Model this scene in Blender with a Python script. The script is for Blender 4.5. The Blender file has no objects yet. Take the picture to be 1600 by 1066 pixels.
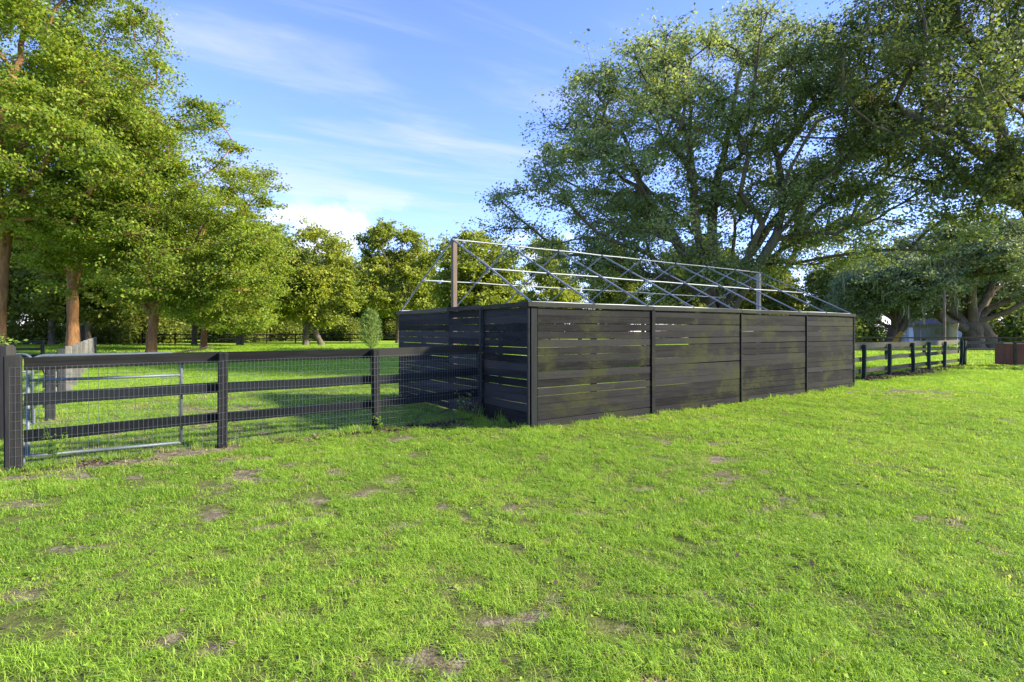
import bpy, bmesh, math, random
import numpy as np
from mathutils import Vector, Matrix

# ------------------------------------------------------------------ camera, sky, sun, exposure
S = bpy.context.scene
COL = S.collection
F, HY, EYE = 840.0, 517.0, 1.65          # focal length / horizon row of the photograph (px of 1600), eye height (m)

cam_d = bpy.data.cameras.new('camera')
cam_d.lens = 36.0 * F / 1600.0
cam_d.sensor_width = 36.0
cam_d.shift_y = -(533.0 - HY) / 1600.0
cam_d.clip_start, cam_d.clip_end = 0.05, 3000.0
cam = bpy.data.objects.new('camera', cam_d)
cam.location = (0, 0, EYE)
cam.rotation_euler = (math.pi / 2, 0, 0)
COL.objects.link(cam)
S.camera = cam

SUN_AZ, SUN_EL = math.radians(95), math.radians(29)      # azimuth clockwise from the view direction (+Y)
SKY_STRENGTH, SUN_STRENGTH, EXPOSURE = 0.145, 3.7, 1.9

sun_dir = Vector((math.sin(SUN_AZ) * math.cos(SUN_EL), math.cos(SUN_AZ) * math.cos(SUN_EL), math.sin(SUN_EL)))
sun_d = bpy.data.lights.new('sun', 'SUN')
sun_d.energy, sun_d.angle, sun_d.color = SUN_STRENGTH, math.radians(4.0), (1.0, 0.90, 0.70)
sun = bpy.data.objects.new('sun', sun_d)
sun.rotation_euler = sun_dir.to_track_quat('Z', 'Y').to_euler()
sun.location = (40, 0, 60)
COL.objects.link(sun)


class NT:
    """small helper for node graphs"""
    def __init__(self, tree):
        self.t = tree
        tree.nodes.clear()

    def n(self, typ, ins=None, **props):
        nd = self.t.nodes.new(typ)
        for k, v in props.items():
            setattr(nd, k, v)
        for k, v in (ins or {}).items():
            sock = nd.inputs[k]
            if isinstance(v, bpy.types.NodeSocket):
                self.t.links.new(v, sock)
            elif isinstance(v, bpy.types.Node):
                self.t.links.new(v.outputs[0], sock)
            else:
                sock.default_value = v
        return nd

    def m(self, op, a, b=0.0, c=None, clamp=False):
        ins = {0: a, 1: b}
        if c is not None:
            ins[2] = c
        return self.n('ShaderNodeMath', ins, operation=op, use_clamp=clamp).outputs[0]

    def v(self, op, a, b=(0, 0, 0)):
        return self.n('ShaderNodeVectorMath', {0: a, 1: b}, operation=op)

    def mix(self, f, a, b, blend='MIX'):
        nd = self.n('ShaderNodeMix', None, data_type='RGBA', blend_type=blend)
        for i, v in ((0, f), (6, a), (7, b)):
            if isinstance(v, bpy.types.NodeSocket):
                self.t.links.new(v, nd.inputs[i])
            elif i == 0:
                nd.inputs[0].default_value = v
            else:
                nd.inputs[i].default_value = (*v[:3], 1.0)
        return nd.outputs[2]

    def noise(self, vec=None, scale=5.0, detail=3.0, rough=0.55, dist=0.0):
        ins = {'Scale': scale, 'Detail': detail, 'Roughness': rough, 'Distortion': dist}
        if vec is not None:
            ins['Vector'] = vec
        return self.n('ShaderNodeTexNoise', ins).outputs[0]

    def ramp(self, fac, stops, interp='LINEAR'):
        nd = self.n('ShaderNodeValToRGB', {0: fac})
        cr = nd.color_ramp
        cr.interpolation = interp
        while len(cr.elements) < len(stops):
            cr.elements.new(0.5)
        for e, (p, c) in zip(cr.elements, stops):
            e.position = p
            e.color = (c, c, c, 1) if isinstance(c, (int, float)) else (*c[:3], 1)
        return nd.outputs[0]

    def smooth(self, v, lo, hi):
        return self.n('ShaderNodeMapRange', {0: v, 1: lo, 2: hi, 3: 0.0, 4: 1.0}, interpolation_type='SMOOTHSTEP').outputs[0]


world = bpy.data.worlds.new('World')
S.world = world
world.use_nodes = True
w = NT(world.node_tree)
sky = w.n('ShaderNodeTexSky', sky_type='NISHITA', sun_disc=False, sun_elevation=SUN_EL, sun_rotation=SUN_AZ,
          air_density=1.0, dust_density=0.0, ozone_density=2.2, altitude=0.0)
tc = w.n('ShaderNodeTexCoord').outputs['Generated']
sep = w.n('ShaderNodeSeparateXYZ', {0: tc})
dx, dy, dz = sep.outputs
zc = w.m('MAXIMUM', dz, 0.04)
plane = w.n('ShaderNodeCombineXYZ', {0: w.m('DIVIDE', dx, zc), 1: w.m('DIVIDE', dy, zc), 2: 0.0}).outputs[0]
# high cirrus: noise drawn out along one wind direction, on a plane far overhead
cir = w.n('ShaderNodeMapping', {'Vector': plane, 'Rotation': (0, 0, -0.46), 'Location': (0.35, 0.31, 0)}).outputs[0]
cir_s = w.v('MULTIPLY', cir, (0.55, 1.9, 1)).outputs[0]
c1 = w.noise(cir_s, 1.0, 6.0, 0.58, 0.5)
c2 = w.noise(w.v('MULTIPLY', cir, (0.9, 2.1, 1)).outputs[0], 2.3, 5.0, 0.62, 0.8)
band = w.noise(w.v('MULTIPLY', cir, (0.16, 0.33, 1)).outputs[0], 1.0, 1.0, 0.5)
cirrus = w.m('MULTIPLY', w.smooth(w.m('ADD', w.m('MULTIPLY', c1, 0.72), w.m('MULTIPLY', band, 0.5)), 0.575, 0.80), w.m('MULTIPLY', w.m('ADD', 0.45, c2), 0.75))
cirrus = w.m('MULTIPLY', cirrus, w.smooth(dz, 0.06, 0.3))
# low cumulus banks above the horizon
cu_n = w.noise(w.v('MULTIPLY', tc, (1, 1, 1.9)).outputs[0], 9.0, 6.0, 0.6, 0.2)
cu_b = w.noise(w.v('MULTIPLY', tc, (1, 1, 0.4)).outputs[0], 3.1, 1.0, 0.5)
el = w.m('MULTIPLY', w.smooth(dz, 0.02, 0.12), w.m('SUBTRACT', 1.0, w.smooth(dz, 0.15, 0.26)))
cu = w.m('MULTIPLY', w.smooth(w.m('ADD', w.m('MULTIPLY', cu_n, 0.75), w.m('MULTIPLY', cu_b, 0.55)), 0.68, 0.80), el)
# the one well-formed cumulus above the far field
cdir = Vector((-0.345, 1.0, 0.185)).normalized()
dd = w.v('MULTIPLY', w.v('SUBTRACT', tc, tuple(cdir)).outputs[0], (1.0, 1.0, 2.1))
dist = w.n('ShaderNodeVectorMath', {0: dd.outputs[0]}, operation='LENGTH').outputs['Value']
puff = w.m('SUBTRACT', 0.145, w.m('ADD', dist, w.m('MULTIPLY', w.m('SUBTRACT', w.noise(tc, 14.0, 6.0, 0.6), 0.5), 0.22)))
puff = w.smooth(puff, 0.045, 0.10)
cu = w.m('MAXIMUM', cu, w.m('MULTIPLY', puff, w.smooth(dz, 0.07, 0.2)))
cloud = w.m('MULTIPLY', cirrus, 0.8)
CLOUD = (1.8, 1.88, 2.25)
skyc = w.mix(1.0, sky.outputs[0], (0.53, 0.54, 0.88), 'MULTIPLY')
col = w.mix(w.m('MULTIPLY', cu, 0.9), w.mix(cloud, skyc, CLOUD), (2.5, 2.45, 2.55))
bg = w.n('ShaderNodeBackground', {0: col, 1: SKY_STRENGTH})
w.n('ShaderNodeOutputWorld', {0: bg.outputs[0]})

S.render.engine = 'CYCLES'
S.cycles.use_denoising = True
S.cycles.max_bounces = 8
S.cycles.transmission_bounces = 4
S.cycles.diffuse_bounces = 4
S.cycles.glossy_bounces = 2
S.cycles.sample_clamp_indirect = 6.0
S.view_settings.view_transform = 'Standard'
S.view_settings.look = 'None'
S.view_settings.exposure = EXPOSURE
S.view_settings.gamma = 1.0


# ------------------------------------------------------------------ helpers
def gp(x, y, h=0.0):
    """ground (or height h) point seen at pixel x, y of the 1600 px photograph"""
    d = F * (EYE - h) / (y - HY)
    return np.array(((x - 800.0) / F * d, d))


def at(x, d):
    return ((x - 800.0) / F * d, d)


def hsh(ix, iy, seed):
    h = (ix.astype(np.int64) * 374761393 + iy.astype(np.int64) * 668265263 + seed * 974711) & 0x7fffffff
    h = ((h ^ (h >> 13)) * 1274126177) & 0x7fffffff
    return ((h ^ (h >> 16)) & 0xffff) / 65535.0


def vnoise(x, y, s, seed=0):
    x = np.asarray(x, float) / s + 1000.0
    y = np.asarray(y, float) / s + 1000.0
    ix, iy = np.floor(x), np.floor(y)
    fx, fy = x - ix, y - iy
    fx, fy = fx * fx * (3 - 2 * fx), fy * fy * (3 - 2 * fy)
    ix, iy = ix.astype(np.int64), iy.astype(np.int64)
    a, b = hsh(ix, iy, seed), hsh(ix + 1, iy, seed)
    c, d = hsh(ix, iy + 1, seed), hsh(ix + 1, iy + 1, seed)
    return (a * (1 - fx) + b * fx) * (1 - fy) + (c * (1 - fx) + d * fx) * fy


def link(name, me, mat=None, parent=None, loc=None, rot=None, scale=None):
    o = bpy.data.objects.new(name, me)
    COL.objects.link(o)
    if mat is not None and me is not None and len(me.materials) == 0:
        me.materials.append(mat)
    if parent is not None:
        o.parent = parent
    if loc is not None:
        o.location = loc
    if rot is not None:
        o.rotation_euler = rot
    if scale is not None:
        o.scale = scale
    return o


def tag(o, label=None, cat=None, group=None, kind=None):
    for k, v in (('label', label), ('category', cat), ('group', group), ('kind', kind)):
        if v:
            o[k] = v
    return o


def thing(name, label, cat, loc=(0, 0, 0), rz=0.0, group=None):
    return tag(link(name, None, loc=loc, rot=(0, 0, rz)), label, cat, group)


def copy_tree(o, parent=None):
    c = o.copy()
    COL.objects.link(c)
    c.parent = parent
    for ch in list(o.children):
        copy_tree(ch, c)
    return c


def mesh_np(name, V, quads=None, tris=None, smooth=False, face_attr=None):
    me = bpy.data.meshes.new(name)
    V = np.asarray(V, np.float32)
    nq = 0 if quads is None else len(quads)
    nt = 0 if tris is None else len(tris)
    me.vertices.add(len(V))
    me.vertices.foreach_set('co', V.ravel())
    parts, starts, k = [], [], 0
    if nq:
        q = np.asarray(quads, np.int32)
        parts.append(q.ravel())
        starts.append(np.arange(nq) * 4)
        k = nq * 4
    if nt:
        t = np.asarray(tris, np.int32)
        parts.append(t.ravel())
        starts.append(k + np.arange(nt) * 3)
    loops = np.concatenate(parts).astype(np.int32)
    me.loops.add(len(loops))
    me.loops.foreach_set('vertex_index', loops)
    me.polygons.add(nq + nt)
    me.polygons.foreach_set('loop_start', np.concatenate(starts).astype(np.int32))
    if smooth:
        me.polygons.foreach_set('use_smooth', np.ones(nq + nt, bool))
    if face_attr:
        for nm, arr in face_attr.items():
            a = me.attributes.new(nm, 'FLOAT', 'FACE')
            a.data.foreach_set('value', np.asarray(arr, np.float32))
    me.update()
    me.validate()
    return me


class Tubes:
    """tapered tubes along polylines, collected into one mesh"""
    def __init__(self):
        self.V, self.Q, self.n = [], [], 0

    def add(self, P, R, sides=6, caps=True):
        P = np.asarray(P, float)
        R = np.broadcast_to(np.asarray(R, float), (len(P),))
        T = np.gradient(P, axis=0)
        T /= np.maximum(np.linalg.norm(T, axis=1, keepdims=True), 1e-9)
        ref = np.array((0, 0, 1.0)) if abs(T[0, 2]) < 0.9 else np.array((1.0, 0, 0))
        rings = []
        u = np.cross(ref, T[0])
        u /= np.linalg.norm(u)
        a = np.arange(sides) * 2 * math.pi / sides
        for i in range(len(P)):
            u = u - T[i] * np.dot(u, T[i])
            u /= max(np.linalg.norm(u), 1e-9)
            v = np.cross(T[i], u)
            rings.append(P[i] + R[i] * (np.cos(a)[:, None] * u + np.sin(a)[:, None] * v))
        base = self.n
        V = np.concatenate(rings)
        k = len(P)
        i = np.arange(sides)
        j = (i + 1) % sides
        for s in range(k - 1):
            o = base + s * sides
            self.Q.append(np.stack((o + i, o + j, o + sides + j, o + sides + i), 1))
        self.V.append(V)
        self.n += len(V)
        if caps:
            for c, s in ((P[0], 0), (P[-1], k - 1)):
                self.V.append(c[None])
                ci = self.n
                self.n += 1
                o = base + s * sides
                self.Q.append(np.stack((o + i, o + j, np.full(sides, ci), np.full(sides, ci)), 1))
        return self

    def mesh(self, name, smooth=True):
        V = np.concatenate(self.V)
        Q = np.concatenate(self.Q)
        tri = Q[Q[:, 2] == Q[:, 3]][:, :3]
        return mesh_np(name, V, Q[Q[:, 2] != Q[:, 3]], tri if len(tri) else None, smooth)


def box_mesh(name, sx, sy, sz, bevel=0.004, origin=(0, 0, 0), segs=1, warp=0.0, seed=0):
    """bevelled board / post, optionally slightly warped; origin is the low corner"""
    bm = bmesh.new()
    bmesh.ops.create_cube(bm, size=1.0)
    bmesh.ops.scale(bm, vec=(sx, sy, sz), verts=bm.verts)
    bmesh.ops.translate(bm, vec=(sx / 2 + origin[0], sy / 2 + origin[1], sz / 2 + origin[2]), verts=bm.verts)
    ax = max(range(3), key=lambda i: (sx, sy, sz)[i])
    if bevel:
        bmesh.ops.bevel(bm, geom=list(bm.edges), offset=bevel, segments=1, affect='EDGES')
    if segs > 1:
        L = (sx, sy, sz)[ax]
        for k in range(1, segs):
            co = [0, 0, 0]
            co[ax] = origin[ax] + L * k / segs
            no = [0, 0, 0]
            no[ax] = 1
            bmesh.ops.bisect_plane(bm, geom=bm.verts[:] + bm.edges[:] + bm.faces[:], plane_co=co, plane_no=no)
    if warp:
        rr = random.Random(seed)
        a = [rr.uniform(-1, 1) for _ in range(6)]
        L = (sx, sy, sz)[ax]
        for v in bm.verts:
            t = (v.co[ax] - origin[ax]) / L
            o1 = (ax + 1) % 3
            o2 = (ax + 2) % 3
            v.co[o1] += warp * 0.5 * (a[0] * math.sin(3.1 * t + a[1] * 3) + 0.5 * a[2] * math.sin(8 * t))
            v.co[o2] += warp * (a[3] * math.sin(3.1 * t + a[4] * 3) + 0.4 * a[5] * math.sin(9 * t))
    me = bpy.data.meshes.new(name)
    bm.to_mesh(me)
    bm.free()
    return me


# ------------------------------------------------------------------ materials
def new_mat(name):
    m = bpy.data.materials.new(name)
    m.use_nodes = True
    return m, NT(m.node_tree)


def finish(g, col, rough=0.8, bump=None, strength=0.3, dist=0.01, spec=0.3, metal=0.0):
    ins = {'Base Color': col, 'Roughness': rough, 'Specular IOR Level': spec, 'Metallic': metal}
    if bump is not None:
        ins['Normal'] = g.n('ShaderNodeBump', {'Height': bump, 'Strength': strength, 'Distance': dist}).outputs[0]
    b = g.n('ShaderNodeBsdfPrincipled', ins)
    g.n('ShaderNodeOutputMaterial', {0: b.outputs[0]})


def wood_mat(name, dark, light, algae=None, algae_amt=0.0, rough=0.85, grain_axis=0, spec=0.12):
    m, g = new_mat(name)
    t = g.n('ShaderNodeTexCoord').outputs['Object']
    info = g.n('ShaderNodeObjectInfo')
    off = g.v('ADD', t, g.n('ShaderNodeCombineXYZ', {0: g.m('MULTIPLY', info.outputs['Random'], 37.0), 1: g.m('MULTIPLY', info.outputs['Random'], 11.0), 2: 0.0}).outputs[0]).outputs[0]
    st = [40.0, 40.0, 40.0]
    st[grain_axis] = 1.6
    gr = g.noise(g.v('MULTIPLY', off, tuple(st)).outputs[0], 1.0, 5.0, 0.6, 0.3)
    st2 = [7.0, 7.0, 7.0]
    st2[grain_axis] = 1.1
    bl = g.noise(g.v('MULTIPLY', off, tuple(st2)).outputs[0], 1.0, 4.0, 0.6)
    f = g.m('ADD', g.m('MULTIPLY', gr, 0.55), g.m('MULTIPLY', bl, 0.6))
    f = g.m('ADD', f, g.m('MULTIPLY', g.m('SUBTRACT', info.outputs['Random'], 0.5), 0.5))
    c = g.ramp(f, [(0.3, dark), (0.85, light)])
    if algae is not None:
        pos = g.n('ShaderNodeNewGeometry').outputs['Position']
        a = g.noise(g.v('MULTIPLY', pos, (1.1, 1.1, 1.6)).outputs[0], 1.0, 5.0, 0.68)
        a2 = g.noise(g.v('MULTIPLY', pos, (9, 9, 26)).outputs[0], 1.0, 3.0, 0.6)
        am = g.smooth(g.m('ADD', a, g.m('MULTIPLY', g.m('SUBTRACT', a2, 0.5), 0.22)), 0.46, 0.68)
        c = g.mix(g.m('MULTIPLY', am, algae_amt), c, algae)
    finish(g, c, rough, gr, 0.5, 0.004, spec)
    return m


def flat_mat(name, c, rough=0.6, metal=0.0, var=0.25, scale=6.0, spec=0.4):
    m, g = new_mat(name)
    t = g.n('ShaderNodeTexCoord').outputs['Object']
    nz = g.noise(t, scale, 5.0, 0.6)
    col = g.ramp(nz, [(0.25, tuple(x * (1 - var) for x in c)), (0.75, tuple(min(1, x * (1 + var)) for x in c))])
    finish(g, col, rough, nz, 0.15, 0.004, spec, metal)
    return m


def leaf_mat(name, stops, transl=0.4, tboost=(1.5, 1.35, 0.6), rough=0.55, inst=False):
    m, g = new_mat(name)
    a = g.n('ShaderNodeAttribute', attribute_name='var').outputs['Fac']
    if inst:
        t = g.n('ShaderNodeAttribute', attribute_name='tint', attribute_type='INSTANCER').outputs['Fac']
        a = g.m('ADD', g.m('MULTIPLY', a, 0.45), g.m('MULTIPLY', t, 0.55))
    else:
        pos = g.n('ShaderNodeNewGeometry').outputs['Position']
        p = g.noise(pos, 0.35, 2.0, 0.5)
        a = g.m('ADD', g.m('MULTIPLY', a, 0.6), g.m('MULTIPLY', g.m('SUBTRACT', p, 0.3), 0.8))
    c = g.ramp(a, stops)
    tcol = g.mix(1.0, c, tboost, 'MULTIPLY')
    d = g.n('ShaderNodeBsdfPrincipled', {'Base Color': c, 'Roughness': rough, 'Specular IOR Level': 0.25})
    tr = g.n('ShaderNodeBsdfTranslucent', {0: tcol})
    mx = g.n('ShaderNodeMixShader', {0: transl, 1: d.outputs[0], 2: tr.outputs[0]})
    g.n('ShaderNodeOutputMaterial', {0: mx.outputs[0]})
    return m


M = {}
M['board'] = wood_mat('black_stained_board', (0.0032, 0.0036, 0.0038), (0.025, 0.0245, 0.0235), (0.034, 0.037, 0.009), 0.75, 0.8)
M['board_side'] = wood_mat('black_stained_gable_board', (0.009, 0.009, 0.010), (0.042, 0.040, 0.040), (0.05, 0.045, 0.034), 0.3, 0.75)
M['corner'] = wood_mat('grey_green_corner_board', (0.010, 0.0125, 0.012), (0.024, 0.028, 0.0265), None, 0, 0.7, 2)
M['dark_post'] = wood_mat('black_post_wood', (0.010, 0.011, 0.013), (0.045, 0.048, 0.050), None, 0, 0.8, 2)
M['cap'] = wood_mat('weathered_cap_wood', (0.028, 0.026, 0.022), (0.11, 0.10, 0.078), (0.09, 0.10, 0.045), 0.6, 0.9)
M['cap_front'] = wood_mat('dark_cap_wood', (0.008, 0.009, 0.009), (0.032, 0.034, 0.030), (0.05, 0.055, 0.025), 0.5, 0.85)
M['rail'] = wood_mat('black_rail_wood', (0.003, 0.0045, 0.0055), (0.012, 0.015, 0.017), None, 0, 0.6)
M['rail_top'] = wood_mat('black_top_rail_wood', (0.005, 0.0058, 0.0055), (0.026, 0.026, 0.023), None, 0, 0.7)
M['grey_post'] = wood_mat('grey_worn_post', (0.007, 0.008, 0.009), (0.042, 0.041, 0.038), None, 0, 0.85, 2)
M['brown_post'] = wood_mat('brown_timber', (0.075, 0.055, 0.042), (0.19, 0.145, 0.11), None, 0, 0.85, 2)
M['pale_post'] = wood_mat('pale_timber', (0.22, 0.20, 0.16), (0.42, 0.39, 0.32), None, 0, 0.85, 2)
M['grey_board'] = wood_mat('weathered_grey_board', (0.09, 0.088, 0.08), (0.24, 0.23, 0.20), (0.13, 0.13, 0.06), 0.4, 0.9)
M['old_rail'] = wood_mat('old_brown_rail', (0.045, 0.043, 0.034), (0.135, 0.125, 0.095), (0.10, 0.11, 0.05), 0.4, 0.9)
M['green_post'] = wood_mat('dark_green_black_post', (0.008, 0.016, 0.014), (0.03, 0.045, 0.038), None, 0, 0.7, 2)
M['red_panel'] = wood_mat('red_brown_panel', (0.12, 0.05, 0.036), (0.26, 0.115, 0.08), None, 0, 0.8, 2)
M['galv'] = flat_mat('galvanised_pipe', (0.22, 0.24, 0.255), 0.5, 0.15, 0.18, 25.0, 0.5)
M['gate'] = flat_mat('galvanised_gate_pipe', (0.11, 0.135, 0.145), 0.55, 0.3, 0.2, 25.0, 0.5)
M['wire'] = flat_mat('galvanised_wire', (0.12, 0.135, 0.15), 0.5, 0.3, 0.2, 40.0, 0.4)


def bark_mat(name, dark, light, moss=None):
    m, g = new_mat(name)
    t = g.n('ShaderNodeTexCoord').outputs['Object']
    a = g.noise(g.v('MULTIPLY', t, (9, 9, 1.8)).outputs[0], 1.0, 6.0, 0.65, 0.6)
    b = g.noise(t, 0.9, 3.0, 0.6)
    c = g.ramp(g.m('ADD', g.m('MULTIPLY', a, 0.7), g.m('MULTIPLY', b, 0.35)), [(0.35, dark), (0.72, light)])
    if moss:
        c = g.mix(g.m('MULTIPLY', g.smooth(b, 0.5, 0.7), 0.6), c, moss)
    finish(g, c, 0.95, a, 1.0, 0.05, 0.1)
    return m


M['bark_red'] = bark_mat('red_brown_bark', (0.13, 0.065, 0.030), (0.36, 0.20, 0.10))
M['bark_grey'] = bark_mat('grey_brown_bark', (0.055, 0.045, 0.034), (0.20, 0.165, 0.125), (0.10, 0.115, 0.05))
M['bark_oak'] = bark_mat('live_oak_bark', (0.06, 0.048, 0.037), (0.23, 0.175, 0.13), (0.16, 0.16, 0.12))
M['leaf_left'] = leaf_mat('maple_leaf', [(0.1, (0.09, 0.15, 0.022)), (0.5, (0.205, 0.295, 0.036)), (0.95, (0.39, 0.45, 0.06))], 0.48)
M['leaf_mid'] = leaf_mat('field_tree_leaf', [(0.1, (0.11, 0.165, 0.026)), (0.5, (0.24, 0.30, 0.04)), (0.95, (0.43, 0.44, 0.065))], 0.42)
M['leaf_oak'] = leaf_mat('big_oak_leaf', [(0.1, (0.12, 0.17, 0.08)), (0.5, (0.22, 0.30, 0.135)), (0.95, (0.35, 0.43, 0.17))], 0.5)
M['leaf_arch'] = leaf_mat('arching_tree_leaf', [(0.1, (0.06, 0.095, 0.035)), (0.5, (0.12, 0.17, 0.055)), (0.95, (0.22, 0.26, 0.075))], 0.45)
M['leaf_live'] = leaf_mat('live_oak_leaf', [(0.1, (0.12, 0.16, 0.085)), (0.5, (0.21, 0.265, 0.15)), (0.95, (0.33, 0.38, 0.21))], 0.25, (1.3, 1.3, 0.6))
M['leaf_wood'] = leaf_mat('woodland_leaf', [(0.1, (0.075, 0.115, 0.024)), (0.5, (0.16, 0.205, 0.036)), (0.95, (0.30, 0.32, 0.055))], 0.38)
M['leaf_near'] = leaf_mat('overhead_leaf', [(0.1, (0.045, 0.075, 0.013)), (0.5, (0.095, 0.14, 0.02)), (0.95, (0.19, 0.225, 0.03))], 0.42)
M['needle'] = leaf_mat('young_pine_needle', [(0.1, (0.11, 0.18, 0.06)), (0.5, (0.19, 0.29, 0.08)), (0.95, (0.32, 0.41, 0.12))], 0.35)
M['moss'] = leaf_mat('hanging_moss', [(0.1, (0.16, 0.17, 0.11)), (0.5, (0.25, 0.26, 0.17)), (0.95, (0.36, 0.36, 0.24))], 0.35, (1.1, 1.1, 0.8))
M['grass'] = leaf_mat('lawn_grass', [(0.05, (0.13, 0.235, 0.030)), (0.45, (0.265, 0.44, 0.048)), (0.78, (0.40, 0.57, 0.07)), (0.9, (0.46, 0.50, 0.11)), (1.0, (0.50, 0.42, 0.20))], 0.5, (1.2, 1.15, 0.7), 0.5, True)
M['litter'] = leaf_mat('dead_leaf', [(0.1, (0.035, 0.025, 0.018)), (0.5, (0.11, 0.078, 0.05)), (0.95, (0.30, 0.24, 0.17))], 0.1, (1, 1, 1), 0.8)
M['weed'] = leaf_mat('weed_leaf', [(0.1, (0.07, 0.13, 0.02)), (0.5, (0.14, 0.23, 0.03)), (0.95, (0.25, 0.32, 0.06))], 0.35)

# ground: soil, thatch and turf
m, g = new_mat('ground_soil_and_turf')
pos = g.n('ShaderNodeNewGeometry').outputs['Position']
bare = g.n('ShaderNodeAttribute', attribute_name='bare').outputs['Fac']
n1 = g.noise(pos, 9.0, 6.0, 0.65)
n2 = g.noise(pos, 60.0, 4.0, 0.7)
n3 = g.noise(pos, 0.25, 4.0, 0.6)
n4 = g.noise(g.v('MULTIPLY', pos, (0.9, 2.2, 1)).outputs[0], 1.6, 6.0, 0.7)
soil = g.ramp(g.m('ADD', g.m('MULTIPLY', n1, 0.55), g.m('MULTIPLY', n2, 0.5)), [(0.34, (0.042, 0.034, 0.022)), (0.52, (0.13, 0.105, 0.068)), (0.68, (0.33, 0.28, 0.195))])
turf = g.ramp(g.m('ADD', g.m('MULTIPLY', n4, 0.55), g.m('ADD', g.m('MULTIPLY', n3, 0.3), g.m('MULTIPLY', n2, 0.2))), [(0.3, (0.14, 0.23, 0.016)), (0.55, (0.23, 0.35, 0.024)), (0.75, (0.34, 0.45, 0.04))])
lawn = g.n('ShaderNodeAttribute', attribute_name='lawn').outputs['Fac']
thatch = g.ramp(g.m('ADD', g.m('MULTIPLY', n1, 0.5), g.m('MULTIPLY', n2, 0.5)), [(0.32, (0.035, 0.038, 0.014)), (0.5, (0.08, 0.088, 0.028)), (0.68, (0.19, 0.18, 0.07))])
turf = g.mix(lawn, turf, thatch)
k = g.smooth(g.m('ADD', bare, g.m('MULTIPLY', g.m('SUBTRACT', n1, 0.5), 0.5)), 0.25, 0.6)
finish(g, g.mix(k, turf, soil), 0.95, g.m('ADD', n1, g.m('MULTIPLY', n2, 0.5)), 0.8, 0.03, 0.1)
M['ground'] = m

# ------------------------------------------------------------------ key places (from the photograph, on the ground)
PEN_C = np.array((0.30, 9.0))
PEN_RZ = math.atan2(0.566, 0.825)
PEN_L, PEN_W, PEN_H = 11.6, 5.6, 2.12
pu, pv = np.array((math.cos(PEN_RZ), math.sin(PEN_RZ))), np.array((-math.sin(PEN_RZ), math.cos(PEN_RZ)))
FENCE = [np.array(p) for p in ((-5.90, 6.36), (-4.15, 7.70), (-2.26, 8.94), (-0.60, 10.20))]
RF = [np.array(p) for p in ((11.9, 18.2), (13.75, 19.6), (15.75, 21.1), (17.3, 22.3), (19.0, 23.6), (20.9, 25.0))]

# ------------------------------------------------------------------ ground
PATCH = []     # x, y, radius along, radius across, angle, strength
for (px, py, rx, ry, s) in ((90, 742, .55, .22, 1.0), (170, 722, .7, .16, 1.2), (255, 708, .6, .14, 1.1), (330, 806, .35, .14, .9), (440, 788, .3, .12, .9), (480, 806, .22, .12, .8),
                            (555, 915, .18, .10, 1.0), (822, 856, .16, .08, 1.0), (900, 800, .30, .12, .8), (320, 1020, .16, .08, 1.0), (250, 1005, .2, .1, .8),
                            (25, 790, .5, .16, .9), (590, 762, .3, .14, .9), (520, 800, .35, .15, .7), (1410, 613, 1.6, .45, 1.3), (1480, 622, 1.3, .2, .9), (1100, 940, .14, .07, .9),
                            (1195, 938, .12, .07, .9), (775, 792, .2, .1, .8), (1095, 716, .5, .25, .7), (1080, 765, .5, .2, .6), (120, 860, .3, .1, .7), (400, 825, .3, .1, .8),
                            (30, 930, .2, .2, .7), (470, 960, .15, .1, .7), (270, 760, .5, .15, .6), (690, 665, .9, .18, .8), (590, 685, .7, .14, .8), (860, 665, .5, .12, .6), (980, 655, 1.5, .12, .6)):
    p = gp(px, py)
    big = 1.0 if py < 760 or px > 1300 else 0.62
    PATCH.append((p[0], p[1], rx * big, ry * big * (1.0 if big == 1.0 else 1.3), s * 0.85))


def seg_dist(x, y, a, b):
    d = b - a
    t = np.clip(((x - a[0]) * d[0] + (y - a[1]) * d[1]) / (d @ d), 0, 1)
    return np.hypot(x - a[0] - t * d[0], y - a[1] - t * d[1])


def bare_f(x, y):
    n = vnoise(x, y, 0.33, 3) * 0.5 + vnoise(x, y, 0.14, 4) * 0.3 + vnoise(x, y, 1.6, 5) * 0.2
    left = np.clip((3.0 - x) / 9.0, 0, 1)
    near = np.clip(1.4 - y / 24.0, 0, 1)
    b = np.clip((n - (0.685 - 0.105 * left)) * 5.5, 0, 0.9) * near
    for (cx, cy, rx, ry, s) in PATCH:
        q = np.hypot((x - cx) / rx, (y - cy) / ry) + (n - 0.5) * 3.2 + (vnoise(x, y, 0.07, 8) - 0.5) * 0.9
        b = np.maximum(b, s * np.clip(1.35 - q, 0, 1))
    for i in range(5):
        q = seg_dist(x, y, RF[i], RF[i + 1])
        b = np.maximum(b, np.clip(1.3 - q / 0.45 + (n - 0.5), 0, 1))
    q = seg_dist(x, y, FENCE[0] + np.array((0.3, -0.28)), FENCE[1] + np.array((0.1, -0.22)))
    b = np.maximum(b, np.clip(1.0 - q / 0.30 + (n - 0.5) * 2.2, 0, 1))
    q = seg_dist(x, y, np.array((20.9, 25.0)), np.array((30.0, 25.2)))
    b = np.maximum(b, np.clip(1.3 - q / 0.5 + (n - 0.5), 0, 1))
    return np.clip(b, 0, 1)


def gz(x, y):
    r = np.hypot(x, y)
    k = np.clip((60 - r) / 40, 0, 1)
    return ((vnoise(x, y, 1.3, 11) - 0.5) * 0.05 + (vnoise(x, y, 0.4, 12) - 0.5) * 0.025) * k


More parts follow.
